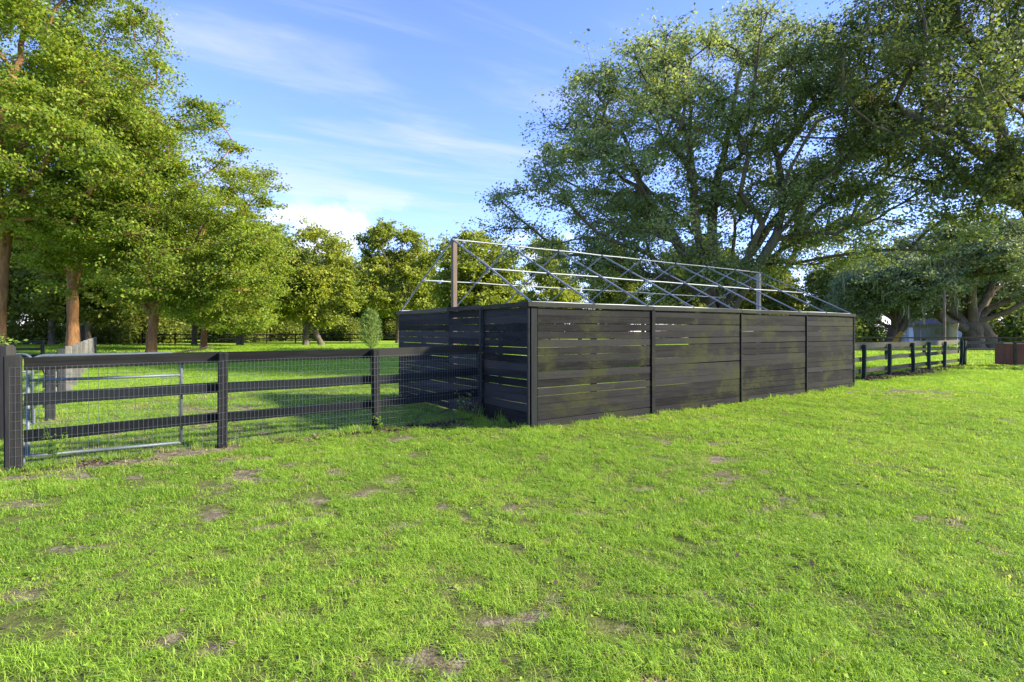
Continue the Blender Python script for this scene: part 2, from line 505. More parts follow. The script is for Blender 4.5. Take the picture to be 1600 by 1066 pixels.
def axis(lo, hi, step, far):
    a = list(np.arange(lo, hi, step))
    s, v = step, hi
    up = []
    while v < far:
        up.append(v)
        s *= 1.35
        v += s
    up.append(far)
    s, v = step, lo
    dn = []
    while v > -far:
        s *= 1.35
        v -= s
        dn.append(max(v, -far))
    return np.array(dn[::-1] + a + up)


gx, gy = axis(-9, 16, 0.13, 900), axis(1.5, 20, 0.13, 900)
GX, GY = np.meshgrid(gx, gy)
nx, ny = len(gx), len(gy)
Vg = np.stack((GX.ravel(), GY.ravel(), gz(GX.ravel(), GY.ravel())), 1)
ii = (np.arange(ny - 1)[:, None] * nx + np.arange(nx - 1)[None]).ravel()
me = mesh_np('ground', Vg, np.stack((ii, ii + 1, ii + nx + 1, ii + nx), 1), None, True)
a = me.attributes.new('bare', 'FLOAT', 'POINT')
a.data.foreach_set('value', bare_f(GX.ravel(), GY.ravel()).astype(np.float32))
a = me.attributes.new('lawn', 'FLOAT', 'POINT')
a.data.foreach_set('value', np.clip((21 - np.hypot(GX, GY).ravel()) / 8, 0, 0.9).astype(np.float32))
ground = tag(link('ground', me, M['ground']), 'green lawn and paddock ground with bare sandy patches', None, None, 'structure')


# ------------------------------------------------------------------ trees
def leaves_mesh(name, C, rng, length, width, up=0.6, outward=None, droop=0.25, fold=0.25):
    """rhombic leaves at the points C, each folded along its middle"""
    n = len(C)
    d = rng.normal(size=(n, 3))
    d[:, 2] = d[:, 2] * 0.6 - droop
    if outward is not None:
        d += outward * 0.5
    d /= np.linalg.norm(d, axis=1, keepdims=True)
    nr = rng.normal(size=(n, 3))
    nr[:, 2] += up
    s = np.cross(d, nr)
    s /= np.maximum(np.linalg.norm(s, axis=1, keepdims=True), 1e-6)
    nn = np.cross(s, d)
    k = rng.uniform(0.65, 1.35, (n, 1))
    L, W = length * k, width * k
    b = C - d * L * 0.5
    mid = C - d * L * 0.06
    V = np.stack((b, mid + s * W * 0.5 + nn * W * fold, C + d * L * 0.5, mid - s * W * 0.5 + nn * W * fold), 1).reshape(-1, 3)
    q = np.arange(n * 4).reshape(n, 4)
    return mesh_np(name, V, q, None, False, {'var': rng.uniform(0, 1, n)})


def make_tree(name, seed, height, trunk_r, fork, blobs, n_clump, per_clump, leaf, clump_r, bark, leafm,
              lean=(0, 0), bf=0.35, n_limb=6, limbs=None, shell=0.55, gap=0.35, moss=0, leader=0.75, twin=None, sub=9, flat=0.62, skirt=99.0):
    rng = np.random.default_rng(seed)
    # clump centres: spread through the blobs, denser towards the outside, some left out for gaps
    vol = np.array([b[3] * b[4] * b[5] for b in blobs]) ** 0.75
    pts = []
    low_lim = min(fork * 0.75, skirt)
    while len(pts) < n_clump:
        b = blobs[rng.choice(len(blobs), p=vol / vol.sum())]
        v = rng.normal(size=3)
        v /= np.linalg.norm(v)
        r = shell + (1 - shell) * rng.uniform() ** 0.7 if rng.uniform() < 0.8 else rng.uniform(0.2, 1) ** 0.6
        p = np.array(b[:3]) + v * r * np.array(b[3:6])
        if p[2] < low_lim:
            continue
        gn = vnoise(p[0] + p[2] * 0.7, p[1] + p[2] * 1.3, 2.2, seed)
        if gn < gap and rng.uniform() < 0.8:
            continue
        pts.append(p)
    pts = np.array(pts)
    P, PAR, PATH = [np.zeros(3)], [-1], [0.0]

    def addn(p, par):
        P.append(np.asarray(p, float))
        PAR.append(par)
        PATH.append(PATH[par] + np.linalg.norm(P[-1] - P[par]))
        return len(P) - 1
    top = np.array((lean[0], lean[1], 0.0))
    k, par = 6, 0
    trunk_ids = [0]
    for i in range(1, k + 1):
        t = i / k
        par = addn(top * t ** 1.4 + np.array((rng.normal() * 0.04 * height * 0.03, rng.normal() * 0.04 * height * 0.03, fork * t)), par)
        trunk_ids.append(par)
    fork_id = par
    if limbs is None:
        limbs = []
        cen = np.average([b[:3] for b in blobs], axis=0, weights=vol)
        for i in range(n_limb):
            a_ = 2 * math.pi * (i + rng.uniform(-.3, .3)) / n_limb
            R_ = max(b[3] for b in blobs) * rng.uniform(0.4, 0.6)
            limbs.append((cen[0] + math.cos(a_) * R_, cen[1] + math.sin(a_) * R_, fork + (height - fork) * rng.uniform(0.25, 0.62)))
        limbs.append((cen[0] * leader, cen[1] * leader, fork + (height - fork) * leader))
    start0 = fork_id
    for L_ in limbs:
        L_ = np.array(L_, float)
        start = int(rng.choice(trunk_ids[-3:])) if len(limbs) > 3 else fork_id
        p0 = P[start]
        D = L_ - p0
        n = max(3, int(np.linalg.norm(D) / 0.9))
        par = start
        j = rng.normal(size=3) * 0.06 * np.linalg.norm(D)
        for i in range(1, n + 1):
            t = i / n
            up_ = np.array((0, 0, 1.0)) * math.sin(math.pi * t) * 0.10 * np.linalg.norm(D[:2])
            par = addn(p0 + D * t + up_ + j * math.sin(math.pi * t * 1.5) + rng.normal(size=3) * 0.05, par)
    tips = []
    order = np.argsort(np.linalg.norm(pts - P[start0], axis=1))
    for idx in order:
        tgt = pts[idx]
        A = np.array(P[start0:])
        d = np.linalg.norm(A - tgt, axis=1)
        cost = d + bf * np.array(PATH[start0:]) + 0.4 * np.maximum(A[:, 2] - tgt[2], 0)
        par = int(np.argmin(cost)) + start0
        p0 = P[par]
        D = tgt - p0
        ln = np.linalg.norm(D)
        n = max(2, int(ln / 0.8))
        j = rng.normal(size=3) * 0.09 * ln
        for i in range(1, n + 1):
            t = i / n
            par = addn(p0 + D * t + j * math.sin(math.pi * t) + np.array((0, 0, 0.07 * ln * math.sin(math.pi * t))), par)
        tips.append(par)
    P = np.array(P)
    PAR = np.array(PAR)
    e = 2.0
    acc = np.zeros(len(P))
    acc[tips] += 1.0
    for i in range(len(P) - 1, 0, -1):
        acc[PAR[i]] += acc[i]
    acc = np.maximum(acc, 0.6)
    R = trunk_r * (acc / acc[0]) ** (1 / e)
    R = np.minimum(R, trunk_r * 0.9)
    for i, t in enumerate(trunk_ids):
        R[t] = trunk_r * (1.0 - 0.22 * i / k)
    R[0] = trunk_r * 1.28
    tb = Tubes()
    tr = P[trunk_ids]
    tt = np.linspace(0, k, 19)
    Pt = np.stack([np.interp(tt, np.arange(k + 1), tr[:, c]) for c in range(3)], 1)
    Rt = trunk_r * (1.0 - 0.22 * tt / k) * (1 + 0.05 * np.sin(tt * 3.1 + seed)) + trunk_r * 0.4 * np.exp(-tt * 2.2)
    Pt[0, 2] = -0.12
    tb.add(Pt, Rt, 14)
    if twin:
        for (ox, oy, rr) in twin:
            Pw = Pt.copy()
            f_ = (1 - tt / k)[:, None]
            Pw[:, 0:2] += np.array((ox, oy)) * (0.25 + 0.75 * f_)
            tb.add(Pw, Rt * rr, 12)
    for i in range(fork_id + 1, len(P)):
        p = PAR[i]
        r0 = min(R[p], R[i] * 1.45)
        sides = 8 if R[i] > 0.12 else (5 if R[i] > 0.03 else 3)
        d = P[i] - P[p]
        tb.add(np.array((P[p] - d * 0.04, P[i] + d * 0.03)), (r0, R[i]), sides, caps=False)
    cen = pts.mean(0)
    # leaf points: twiglets inside every clump
    sc = clump_r * rng.uniform(0.7, 1.3, (n_clump, 1, 1))
    subs = pts[:, None, :] + rng.normal(size=(n_clump, sub, 3)) * np.array((1, 1, flat)) * sc * 0.78
    for i in range(n_clump):
        for s_ in range(sub):
            tb.add(np.array((pts[i], subs[i, s_] * 0.97 + pts[i] * 0.03)), (0.018, 0.006), 3, caps=False)
    n = n_clump * per_clump
    ci = np.repeat(np.arange(n_clump), per_clump)
    si = rng.integers(0, sub, n)
    tw = rng.uniform(0.25, 1.08, (n, 1))
    base = pts[ci] * (1 - tw) + subs[ci, si] * tw
    C = base + rng.normal(size=(n, 3)) * np.array((1, 1, flat)) * sc[ci, 0] * 0.23
    out = base - cen
    out /= np.maximum(np.linalg.norm(out, axis=1, keepdims=True), 1e-6)
    root = link(name, None)
    link('trunk', tb.mesh(name + '_trunk'), bark, root)
    link('crown', leaves_mesh(name + '_crown', C, rng, leaf, leaf * 0.62, 0.7, out), leafm, root)
    if moss:
        low = pts[pts[:, 2] < np.quantile(pts[:, 2], 0.6)]
        cs = low[rng.integers(0, len(low), moss)] + rng.normal(size=(moss, 3)) * np.array((0.7, 0.7, 0.25))
        V, T = [], []
        for c in cs:
            for q in range(5):
                o = c + rng.normal(size=3) * 0.12
                ln = rng.uniform(0.5, 1.7)
                a_ = rng.uniform(0, math.pi)
                w_ = np.array((math.cos(a_), math.sin(a_), 0)) * rng.uniform(0.02, 0.06)
                b0 = len(V)
                mid = o + np.array((rng.normal() * .05, rng.normal() * .05, -ln * 0.5))
                V += [o - w_ * 0.6, o + w_ * 0.6, mid + w_, mid - w_, o + np.array((rng.normal() * .08, rng.normal() * .08, -ln))]
                T += [(b0, b0 + 1, b0 + 2), (b0, b0 + 2, b0 + 3), (b0 + 3, b0 + 2, b0 + 4)]
        link('hanging_moss', mesh_np(name + '_moss', np.array(V), None, np.array(T), False, {'var': rng.uniform(0, 1, len(T))}), M['moss'], root)['kind'] = 'stuff'
    return root


def place(root, x, d, label, cat='tree', rz=0.0, sc=1.0, group=None, z=-0.02):
    root.location = (x, d, z)
    root.rotation_euler = (0, 0, rz)
    root.scale = (sc, sc, sc) if isinstance(sc, (int, float)) else sc
    return tag(root, label, cat, group)


# -- the tall trees on the left
tA = make_tree('tall_tree', 5, 22, 0.38, 7.5, [(1.5, 0, 15, 7.2, 6.5, 6.8), (3.0, -1, 9.5, 6.5, 6, 3.8), (0, 0, 19.5, 4.2, 4.2, 3.2)], 270, 520, 0.165, 1.2,
               M['bark_red'], M['leaf_left'], lean=(0.5, 0), gap=0.44, flat=0.45)
place(tA, *at(-4, 31.0), 'tallest sunlit tree at the left edge of the frame, its trunk cut by the edge', sc=(1.05, 1.05, 1.15))
tC = make_tree('spreading_tree', 8, 17, 0.32, 3.6, [(1.2, 0, 11.2, 6.0, 6.2, 5.6), (3.3, -0.8, 6.4, 5.6, 5.0, 3.6), (-2.2, 0, 8.5, 4.5, 5, 4.2), (4.6, -0.5, 3.9, 3.4, 3.4, 2.6), (-3.5, 1, 5.5, 3.4, 3.5, 2.2)], 340, 480, 0.16, 1.1,
               M['bark_red'], M['leaf_left'], lean=(0.25, 0), gap=0.42, skirt=1.5, flat=0.45)
place(tC, *at(236, 34.6), 'spreading sunlit tree with low branches and short orange-brown trunk, beside the tree-line clearing')
tB = copy_tree(tA)
place(tB, *at(113, 41.5), 'tall tree with long leaning orange-brown trunk behind the grey plank fence', rz=2.2, sc=(1.08, 1.08, 1.02))
tX = copy_tree(tC)
place(tX, *at(318, 47), 'leafy tree behind the spreading tree, its low skirt of leaves facing the field', rz=5.9, sc=(0.9, 0.9, 0.85))

# -- trees across the field
tD = make_tree('field_tree', 12, 13.2, 0.36, 2.6, [(0, 0, 8.4, 4.8, 4.6, 4.4), (2.0, 0, 5.6, 3.8, 3.6, 3.0), (-1.5, 0, 5.4, 3.6, 3.6, 2.8)], 200, 210, 0.30, 1.05,
               M['bark_grey'], M['leaf_mid'], gap=0.30, twin=[(1.7, 0.2, 0.9)])
place(tD, *at(478, 58), 'round-crowned tree with twin trunks standing alone in the sunny field')
tE = make_tree('airy_tree', 14, 16, 0.30, 3.5, [(-2.0, 0, 11.8, 2.6, 2.8, 3.6), (2.4, 0, 11.2, 2.3, 2.6, 3.6), (0, 0, 6.6, 5.4, 5.0, 3.4)], 170, 170, 0.34, 1.0,
               M['bark_grey'], M['leaf_mid'], gap=0.42)
place(tE, *at(622, 72), 'airy tree with two open tops against the sky, behind the young pine', sc=1.06)
tG = copy_tree(tD)
place(tG, *at(742, 43), 'bushy tree seen through the pipe frame just right of the brown gable post', rz=1.9, sc=(0.80, 0.80, 0.76))
tG2 = copy_tree(tE)
place(tG2, *at(860, 62), 'hazy tree behind the middle of the pipe roof frame', rz=1.2, sc=0.8)

# -- the great oak behind the pen
oak_limbs = [(-8.0, -1.5, 8.0), (-5.5, 1.5, 11.5), (-2.6, -1.0, 14.0), (0.6, 1.0, 15.0), (3.6, -1.0, 13.2), (6.6, 0.6, 10.5), (8.5, -0.5, 7.6), (-6.5, -3.0, 5.6), (2.0, -4.5, 10.0), (-2.0, 5.0, 10.5), (3.0, 5.0, 8.5)]
tH = make_tree('great_oak', 21, 19, 0.62, 3.2, [(-7.2, 0, 7.4, 4.8, 5.5, 3.4), (-3.6, 0, 11.0, 5.4, 6.0, 4.6), (0.6, 0, 13.6, 4.6, 5.0, 3.6), (4.6, 0, 12.0, 5.2, 5.5, 5.0), (7.6, 0, 8.2, 4.2, 5.0, 3.6), (-1.0, 0, 6.0, 7.5, 5.5, 2.6)], 480, 310, 0.14, 0.95,
               M['bark_grey'], M['leaf_oak'], limbs=oak_limbs, shell=0.58, gap=0.47, bf=0.5)
place(tH, *at(1128, 26.5), 'great oak with fanned limbs rising behind the black pen')

# -- the big tree whose trunk stands right of the frame
i_limbs = [(-7.5, 0.5, 8.6), (-9.5, -1.0, 11.5), (-5.0, -2.0, 13.0), (-3.0, 2.0, 15.5), (2, 0, 15), (5, 2, 11), (-6.0, -3.5, 6.8), (0, -5, 11), (4, -4, 9), (-8.0, -6.0, 8.8), (-11.6, -9.6, 8.7), (-9.5, -10.5, 9.2)]
tI = make_tree('arching_tree', 33, 19, 0.52, 4.6, [(-6.0, 0, 13.0, 5.2, 5.2, 4.2), (-9.5, -0.5, 11.2, 3.8, 4.0, 3.4), (-0.5, 0, 15.0, 6.0, 6.0, 3.8), (-3.5, -2.5, 9.0, 5.2, 3.6, 2.6), (4.5, 0, 11.0, 5.5, 6, 4.5), (-6.5, -3.0, 7.0, 2.6, 2.0, 1.1), (-11.0, -9.4, 8.8, 2.4, 1.8, 0.9), (-9.0, -7.0, 9.0, 2.0, 2.0, 0.9)], 350, 330, 0.13, 0.95,
               M['bark_grey'], M['leaf_arch'], limbs=i_limbs, shell=0.55, gap=0.58, bf=0.45)
place(tI, *at(1668, 22.5), 'arching tree reaching in from the right edge, its boughs filling the top right corner')

# -- live oaks with hanging moss far right
lo_limbs = [(-8.5, -1, 5.4), (-5, 2, 7.6), (-1, -2, 8.8), (4, 1, 8.0), (8.5, -1, 5.6), (6.5, 3, 6.8), (-6.5, -3.5, 4.6), (5.0, -4, 5.0)]
tK = make_tree('live_oak', 51, 11.5, 0.85, 2.4, [(0, 0, 8.4, 7.0, 6.5, 2.8), (-6.8, -0.5, 6.0, 4.4, 4.6, 2.6), (6.8, 0, 6.2, 4.6, 5.0, 2.6)], 330, 260, 0.21, 1.0,
               M['bark_oak'], M['leaf_live'], limbs=lo_limbs, gap=0.33, moss=130, twin=[(2.0, 0.2, 0.85)], flat=0.5)
place(tK, *at(1520, 47), 'wide live oak with massive twin trunk and grey-green crown draped in moss')
tL = copy_tree(tK)
place(tL, *at(1398, 50), 'smaller moss-hung live oak left of the distant house', rz=3.6, sc=(0.66, 0.66, 0.78))

# -- the far wood closing every view
wood = []
for i, (sd, h) in enumerate(((61, 17), (62, 14))):
    t_ = make_tree('woodland_tree', sd, h, 0.34, 3.4, [(0, 0, h * 0.62, 4.6, 4.6, h * 0.30), (1.0, 0, h * 0.38, 4.4, 4.4, h * 0.16), (-1.2, 0, h * 0.82, 3.0, 3.0, h * 0.17)], 130, 170, 0.42, 1.2,
                   M['bark_grey'], M['leaf_wood'], gap=0.3)
    wood.append(t_)
rw = random.Random(7)
spots = []
for i in range(16):
    spots.append((-112 + i * 6.2 + rw.uniform(-2, 2), rw.uniform(66, 84) + max(0, (i - 8)) * 3.4))
for i in range(20):
    spots.append((-100 + i * 9.5 + rw.uniform(-3, 3), rw.uniform(106, 128)))
for i in range(7):
    spots.append((18 + i * 9 + rw.uniform(-2, 2), rw.uniform(82, 100)))
for i in range(8):
    spots.append((65 + i * 5.0 + rw.uniform(-1.5, 1.5), rw.uniform(62, 74)))
for i in range(9):
    spots.append((-74 + i * 5.2 + rw.uniform(-1.5, 1.5), rw.uniform(53, 64)))
used = [0, 0]
for i, (x, y) in enumerate(spots):
    k_ = i % 2
    t_ = wood[k_] if used[k_] == 0 else copy_tree(wood[k_])
    used[k_] = 1
    s_ = rw.uniform(0.85, 1.1)
    if -25 < x < 20 and y > 100:
        s_ *= 0.72
    lab = 'woodland tree in the dark wood behind the tall left-hand trees' if x < -34 else ('woodland tree in the far belt behind the house and live oaks' if x > 14 else 'woodland tree in the far belt beyond the sunny field')
    place(t_, x, y, lab, 'tree', rw.uniform(0, 6.28), (s_, s_, s_ * rw.uniform(0.9, 1.1)), 'trees of the wood on the left' if x < -34 else ('trees behind the house' if x > 14 else 'trees beyond the field'))


def make_shrub(name, seed, r, h, n, leaf, leafm):
    rng = np.random.default_rng(seed)
    root = link(name, None)
    tb = Tubes()
    cl = []
    for i in range(26):
        a_, q = rng.uniform(0, 6.28), rng.uniform(0, 1) ** 0.6
        tip = np.array((math.cos(a_) * r * q, math.sin(a_) * r * q, h * (1 - 0.55 * q * q) * rng.uniform(0.55, 1)))
        tb.add(np.array(((0, 0, -0.05), tip * (0.4, 0.4, 0.5), tip)), (0.04, 0.025, 0.01), 4, caps=False)
        cl += [tip, tip * 0.7, tip * (0.9, 0.9, 0.4)]
    cl = np.array(cl)
    C = cl[rng.integers(0, len(cl), n)] + rng.normal(size=(n, 3)) * r * 0.17
    C[:, 2] = np.maximum(C[:, 2], 0.03)
    link('stem', tb.mesh(name + '_stem'), M['bark_grey'], root)
    link('foliage', leaves_mesh(name + '_foliage', C, rng, leaf, leaf * 0.6), leafm, root)
    return root


sh = make_shrub('undergrowth_shrub', 77, 3.2, 3.6, 5200, 0.34, M['leaf_wood'])
shs = [(-100 + i * 5.0 + rw.uniform(-1.5, 1.5), rw.uniform(62, 70) + max(0, i - 9) * 3.6) for i in range(19)] + [(-75 + i * 7.5, rw.uniform(100, 125)) for i in range(14)] + [(24 + i * 7, rw.uniform(76, 88)) for i in range(8)] + [(54 + i * 4.5, rw.uniform(56, 62)) for i in range(7)] + [(44.5, 70), (48.5, 78)] + [(-67, 84), (-60.5, 78), (-72, 90)]
for i, (x, y) in enumerate(shs):
    o = sh if i == 0 else copy_tree(sh)
    s_ = rw.uniform(0.8, 1.25)
    lab = 'dark undergrowth shrub at the foot of the far wood on the left' if x < -20 else ('shrub in the hedge behind the distant house' if x > 20 else 'undergrowth shrub at the far end of the sunny field')
    if y > 99:
        s_ *= 1.5
    place(o, x, y, lab, 'shrub', rw.uniform(0, 6.28), s_, 'undergrowth on the left' if x < -20 else ('hedge behind the house' if x > 20 else 'undergrowth beyond the field'))

# -- the young pine in the field
rng = np.random.default_rng(91)
pine = thing('young_pine', 'small feathery young pine standing in the field left of the pen', 'tree', (*at(579, 37.5), 0.0))
tb = Tubes()
tb.add([(0, 0, -0.05), (0.02, 0, 1.6), (0, 0, 3.1)], (0.05, 0.035, 0.008), 7)
Cn, On = [], []
for i in range(70):
    z = 0.45 + 2.6 * (i / 70) ** 0.9
    a_ = i * 2.4
    ln = 0.95 * (1 - ((z - 0.9) / 2.3) ** 2 if z > 0.9 else 0.75 + 0.25 * (z - 0.45) / 0.45) * rng.uniform(0.75, 1.1)
    ln = max(ln, 0.12)
    tip = np.array((math.cos(a_) * ln, math.sin(a_) * ln, z + ln * 0.62))
    tb.add([(0, 0, z), tip], (0.014, 0.004), 4, caps=False)
    for q in range(90):
        t_ = rng.uniform(0.15, 1.0)
        Cn.append(np.array((0, 0, z)) * (1 - t_) + tip * t_ + rng.normal(size=3) * 0.075)
        On.append(tip - np.array((0, 0, z)))
link('trunk', tb.mesh('young_pine_trunk'), M['bark_grey'], pine)
On = np.array(On)
On = On / np.linalg.norm(On, axis=1, keepdims=True) * 2.0
link('crown', leaves_mesh('young_pine_crown', np.array(Cn), rng, 0.17, 0.028, 0.2, On, -0.5), M['needle'], pine)

# ------------------------------------------------------------------ the black pen with its pipe roof frame
pen = thing('board_pen', 'black horizontal-board pen with bare galvanised pipe roof frame', 'pen', (*PEN_C, 0.0), PEN_RZ)
rp = random.Random(3)
NB, PITCH = 15, 2.045 / 15
mesh_cache = {}


def board_mesh(length, var, mat):
    key = (round(length, 2), var, mat)
    if key not in mesh_cache:
        me_ = box_mesh('board', length, 0.024, 0.1305, 0.003, (0, 0, 0), 6, 0.0045, var * 7 + int(length * 10))
        me_.materials.append(M[mat])
        mesh_cache[key] = me_
    return mesh_cache[key]


def wall(p0, p1, seams, outward, mat, tilt=0.0):
    """boards between the seams on the outer side of a wall from p0 to p1 (pen coordinates)"""
    p0, p1 = np.array(p0, float), np.array(p1, float)
    d = (p1 - p0) / np.linalg.norm(p1 - p0)
    ang = math.atan2(d[1], d[0])
    for s0, s1 in zip(seams[:-1], seams[1:]):
        L = s1 - s0 - 0.008
        lift = rp.uniform(-0.004, 0.004)
        for i in range(NB):
            z = 0.006 + i * PITCH + lift + rp.uniform(-0.0045, 0.0045)
            q = p0 + d * (s0 + 0.004) + np.array(outward) * (0.003 + rp.uniform(0, 0.004))
            o = link('board', board_mesh(L, rp.randrange(4), mat), None, pen, (q[0], q[1], z), (0, rp.uniform(-1, 1) * 0.0018, ang))
            o.scale = (1, 1, rp.choice((0.975, 0.99, 1.0, 1.01, 1.02)))


wall((0.0, -0.024), (PEN_L, -0.024), [0.14, 3.0, 6.0, 8.92, PEN_L], (0, -1), 'board')
wall((0.0, PEN_W), (0.0, 0.0), [0.0, 2.72, 4.12, PEN_W], (-1, 0), 'board_side')
wall((PEN_L + 0.0, 0.0), (PEN_L + 0.0, PEN_W), [0.02, 1.4, 2.8, 4.2, PEN_W], (1, 0), 'board')
for (x, y) in [(0.03, 0.03)] + [(s - 0.05, 0.012) for s in (3.0, 6.0, 8.92)] + [(s - 0.05, 0.012) for s in (1.5, 4.55, 7.42, 10.3)] + [(PEN_L - 0.125, 0.012)] + \
        [(0.008, 1.44), (0.008, 2.84), (0.008, 4.2), (0.008, PEN_W - 0.10)] + [(PEN_L - 0.13, y) for y in (1.35, 4.15, PEN_W - 0.1)] + [(s, PEN_W - 0.1) for s in (3.0, 6.0, 8.9)]:
    if 'post' not in mesh_cache:
        mesh_cache['post'] = box_mesh('post', 0.092, 0.092, 2.12, 0.005, (0, 0, -0.08))
        mesh_cache['post'].materials.append(M['dark_post'])
    link('post', mesh_cache['post'], None, pen, (x, y, 0))
link('corner_board', box_mesh('corner_board', 0.13, 0.026, 2.05, 0.004, (0.004, -0.036, 0.0), 4, 0.003, 2), M['corner'], pen)
link('corner_board', box_mesh('corner_board_edge', 0.02, 0.05, 2.05, 0.003, (-0.052, -0.034, 0.0)), M['board_side'], pen)
for s in (3.0,):
    link('batten', box_mesh('batten', 0.10, 0.022, 2.03, 0.004, (s - 0.05, -0.062, 0.01), 4, 0.003, int(s)), M['board'], pen)
for s in (6.0, 8.92, PEN_L - 0.02):
    link('batten', box_mesh('batten', 0.035, 0.020, 2.03, 0.004, (s - 0.02, -0.060, 0.01), 4, 0.003, int(s)), M['dark_post'], pen)
link('batten', box_mesh('batten', 0.045, 0.05, 2.06, 0.004, (-0.088, 1.46, 0.01), 4, 0.002, 5), M['dark_post'], pen)
# caps along the wall tops
for (s0, s1, sd) in ((-0.09, 3.0, 1), (3.0, 6.0, 2), (6.0, 8.92, 3), (8.92, PEN_L + 0.05, 4)):
    link('top_plate', box_mesh('top_plate', s1 - s0 - 0.006, 0.085, 0.085, 0.006, (s0 + 0.003, -0.070, 2.052), 6, 0.006, sd), M['cap_front'], pen)
for (s0, s1, sd) in ((0.02, 1.47, 5), (1.475, 2.86, 6), (2.865, PEN_W, 7)):
    o = link('top_plate', box_mesh('top_plate', s1 - s0 - 0.005, 0.10, 0.085, 0.006, (0, 0, 2.052), 6, 0.006, sd), M['cap'], pen, (0.035, s0, rp.uniform(-0.004, 0.004)), (0, 0, math.pi / 2))
link('top_plate', box_mesh('top_plate', PEN_W - 0.1, 0.09, 0.085, 0.006, (0, 0, 2.05), 4, 0.004, 8), M['cap_front'], pen, (PEN_L + 0.03, 0.03, 0), (0, 0, math.pi / 2))
link('top_plate', box_mesh('top_plate', PEN_L - 0.2, 0.09, 0.085, 0.006, (0.1, PEN_W - 0.09, 2.05), 4, 0.004, 9), M['cap_front'], pen)
# pipe frame
RID = 3.56
PR = 0.018
for i in range(9):
    x = 0.04 + i * (PEN_L - 0.08) / 8
    for sgn in (0, 1):
        ya, yb = (0.02, PEN_W / 2 - 0.02) if sgn == 0 else (PEN_W - 0.02, PEN_W / 2 + 0.02)
        tb = Tubes()
        dz_ = rp.uniform(-0.012, 0.012)
        mid = (x + rp.uniform(-.006, .006), (ya + yb) / 2, (2.15 + RID) / 2 + 0.008 + dz_)
        tb.add([(x, ya, 2.135), mid, (x, yb, RID)], PR, 10)
        rf = link('rafter', tb.mesh('rafter'), M['galv'], pen)
        cl = Tubes()
        a0, a1 = np.array(mid), np.array((x, yb, RID))
        cl.add([a0 + (a1 - a0) * 0.28, a0 + (a1 - a0) * 0.28 + (a1 - a0) * 0.06], PR * 1.22, 10)
        link('sleeve', cl.mesh('sleeve'), M['gate'], rf)
for nm, y, z in (('ridge_pipe', PEN_W / 2, RID + 0.02), ('purlin', PEN_W * 0.25, (2.15 + RID) / 2 - 0.03), ('purlin', PEN_W * 0.75, (2.15 + RID) / 2 - 0.03), ('eave_pipe', 0.05, 2.140), ('eave_pipe', PEN_W - 0.03, 2.163)):
    tb = Tubes()
    xs_ = np.linspace(0.0, PEN_L, 17)
    tb.add([(x, y + rp.uniform(-.004, .004), z + rp.uniform(-.008, .006)) for x in xs_], PR * 0.92, 10)
    link(nm, tb.mesh(nm), M['galv'], pen)
for i in range(9):
    x = 0.04 + i * (PEN_L - 0.08) / 8
    br = link('ridge_bracket', box_mesh('ridge_bracket', 0.07, 0.10, 0.055, 0.012, (x - 0.035, PEN_W / 2 - 0.05, RID - 0.018)), M['gate'], pen)
    for y, z in ((PEN_W * 0.25, (2.15 + RID) / 2 - 0.045), (PEN_W * 0.75, (2.15 + RID) / 2 - 0.045)):
        link('clamp', box_mesh('clamp', 0.05, 0.055, 0.07, 0.01, (x - 0.025, y - 0.0275, z)), M['gate'], pen)
link('gable_post', box_mesh('gable_post', 0.10, 0.10, 3.66, 0.008, (0.02, PEN_W / 2 - 0.0575, -0.1), 5, 0.006, 4), M['brown_post'], pen, None, None)
link('gable_post', box_mesh('gable_post_far', 0.115, 0.115, 3.64, 0.008, (PEN_L - 0.20, PEN_W / 2 - 0.0575, -0.1), 5, 0.006, 6), M['pale_post'], pen, None, None)

# ------------------------------------------------------------------ three-rail fences


def rail_between(parent, a, b, z0, h, mat, th=0.028, off=0.0, warp=0.008, sd=0, name='rail', z1=None, ext=0.0):
    a, b = np.array(a, float), np.array(b, float)
    d = b - a
    L = np.linalg.norm(d)
    d /= L
    nrm = np.array((-d[1], d[0]))
    p = a + nrm * off - d * ext
    z1 = z0 if z1 is None else z1
    me_ = box_mesh(name, L + 2 * ext - 0.006, th, h, 0.004, (0.003, -th / 2, 0), 6, warp, sd)
    return link(name, me_, mat, parent, (p[0], p[1], z0), (0, -math.atan2(z1 - z0, L), math.atan2(d[1], d[0])))


bf_ = thing('rail_fence', 'near black three-rail fence with wire mesh joining the pen', 'fence')
for i, p in enumerate(FENCE[:3]):
    w_ = (0.16, 0.125, 0.115)[i]
    d = FENCE[i + 1] - FENCE[i]
    rz = math.atan2(d[1], d[0])
    o = link('post', box_mesh('post', w_, 0.125, 1.34 + (0.02, 0, 0.0)[i] + 0.12, 0.014, (-w_ / 2, -0.0625, -0.12), 5, 0.010, i), M['grey_post'], bf_, (*p, 0), (0, (0.0, 0.004, -0.012)[i], rz))
    o['label'] = ('wide grey weathered end post', 'square grey post', 'slim dark post')[i]
link('post', box_mesh('post', 0.06, 0.09, 1.30, 0.008, (-0.03, -0.045, -0.1)), M['dark_post'], bf_, (*(FENCE[3] + np.array((-0.03, 0.02))), 0), (0, 0, 0.65))
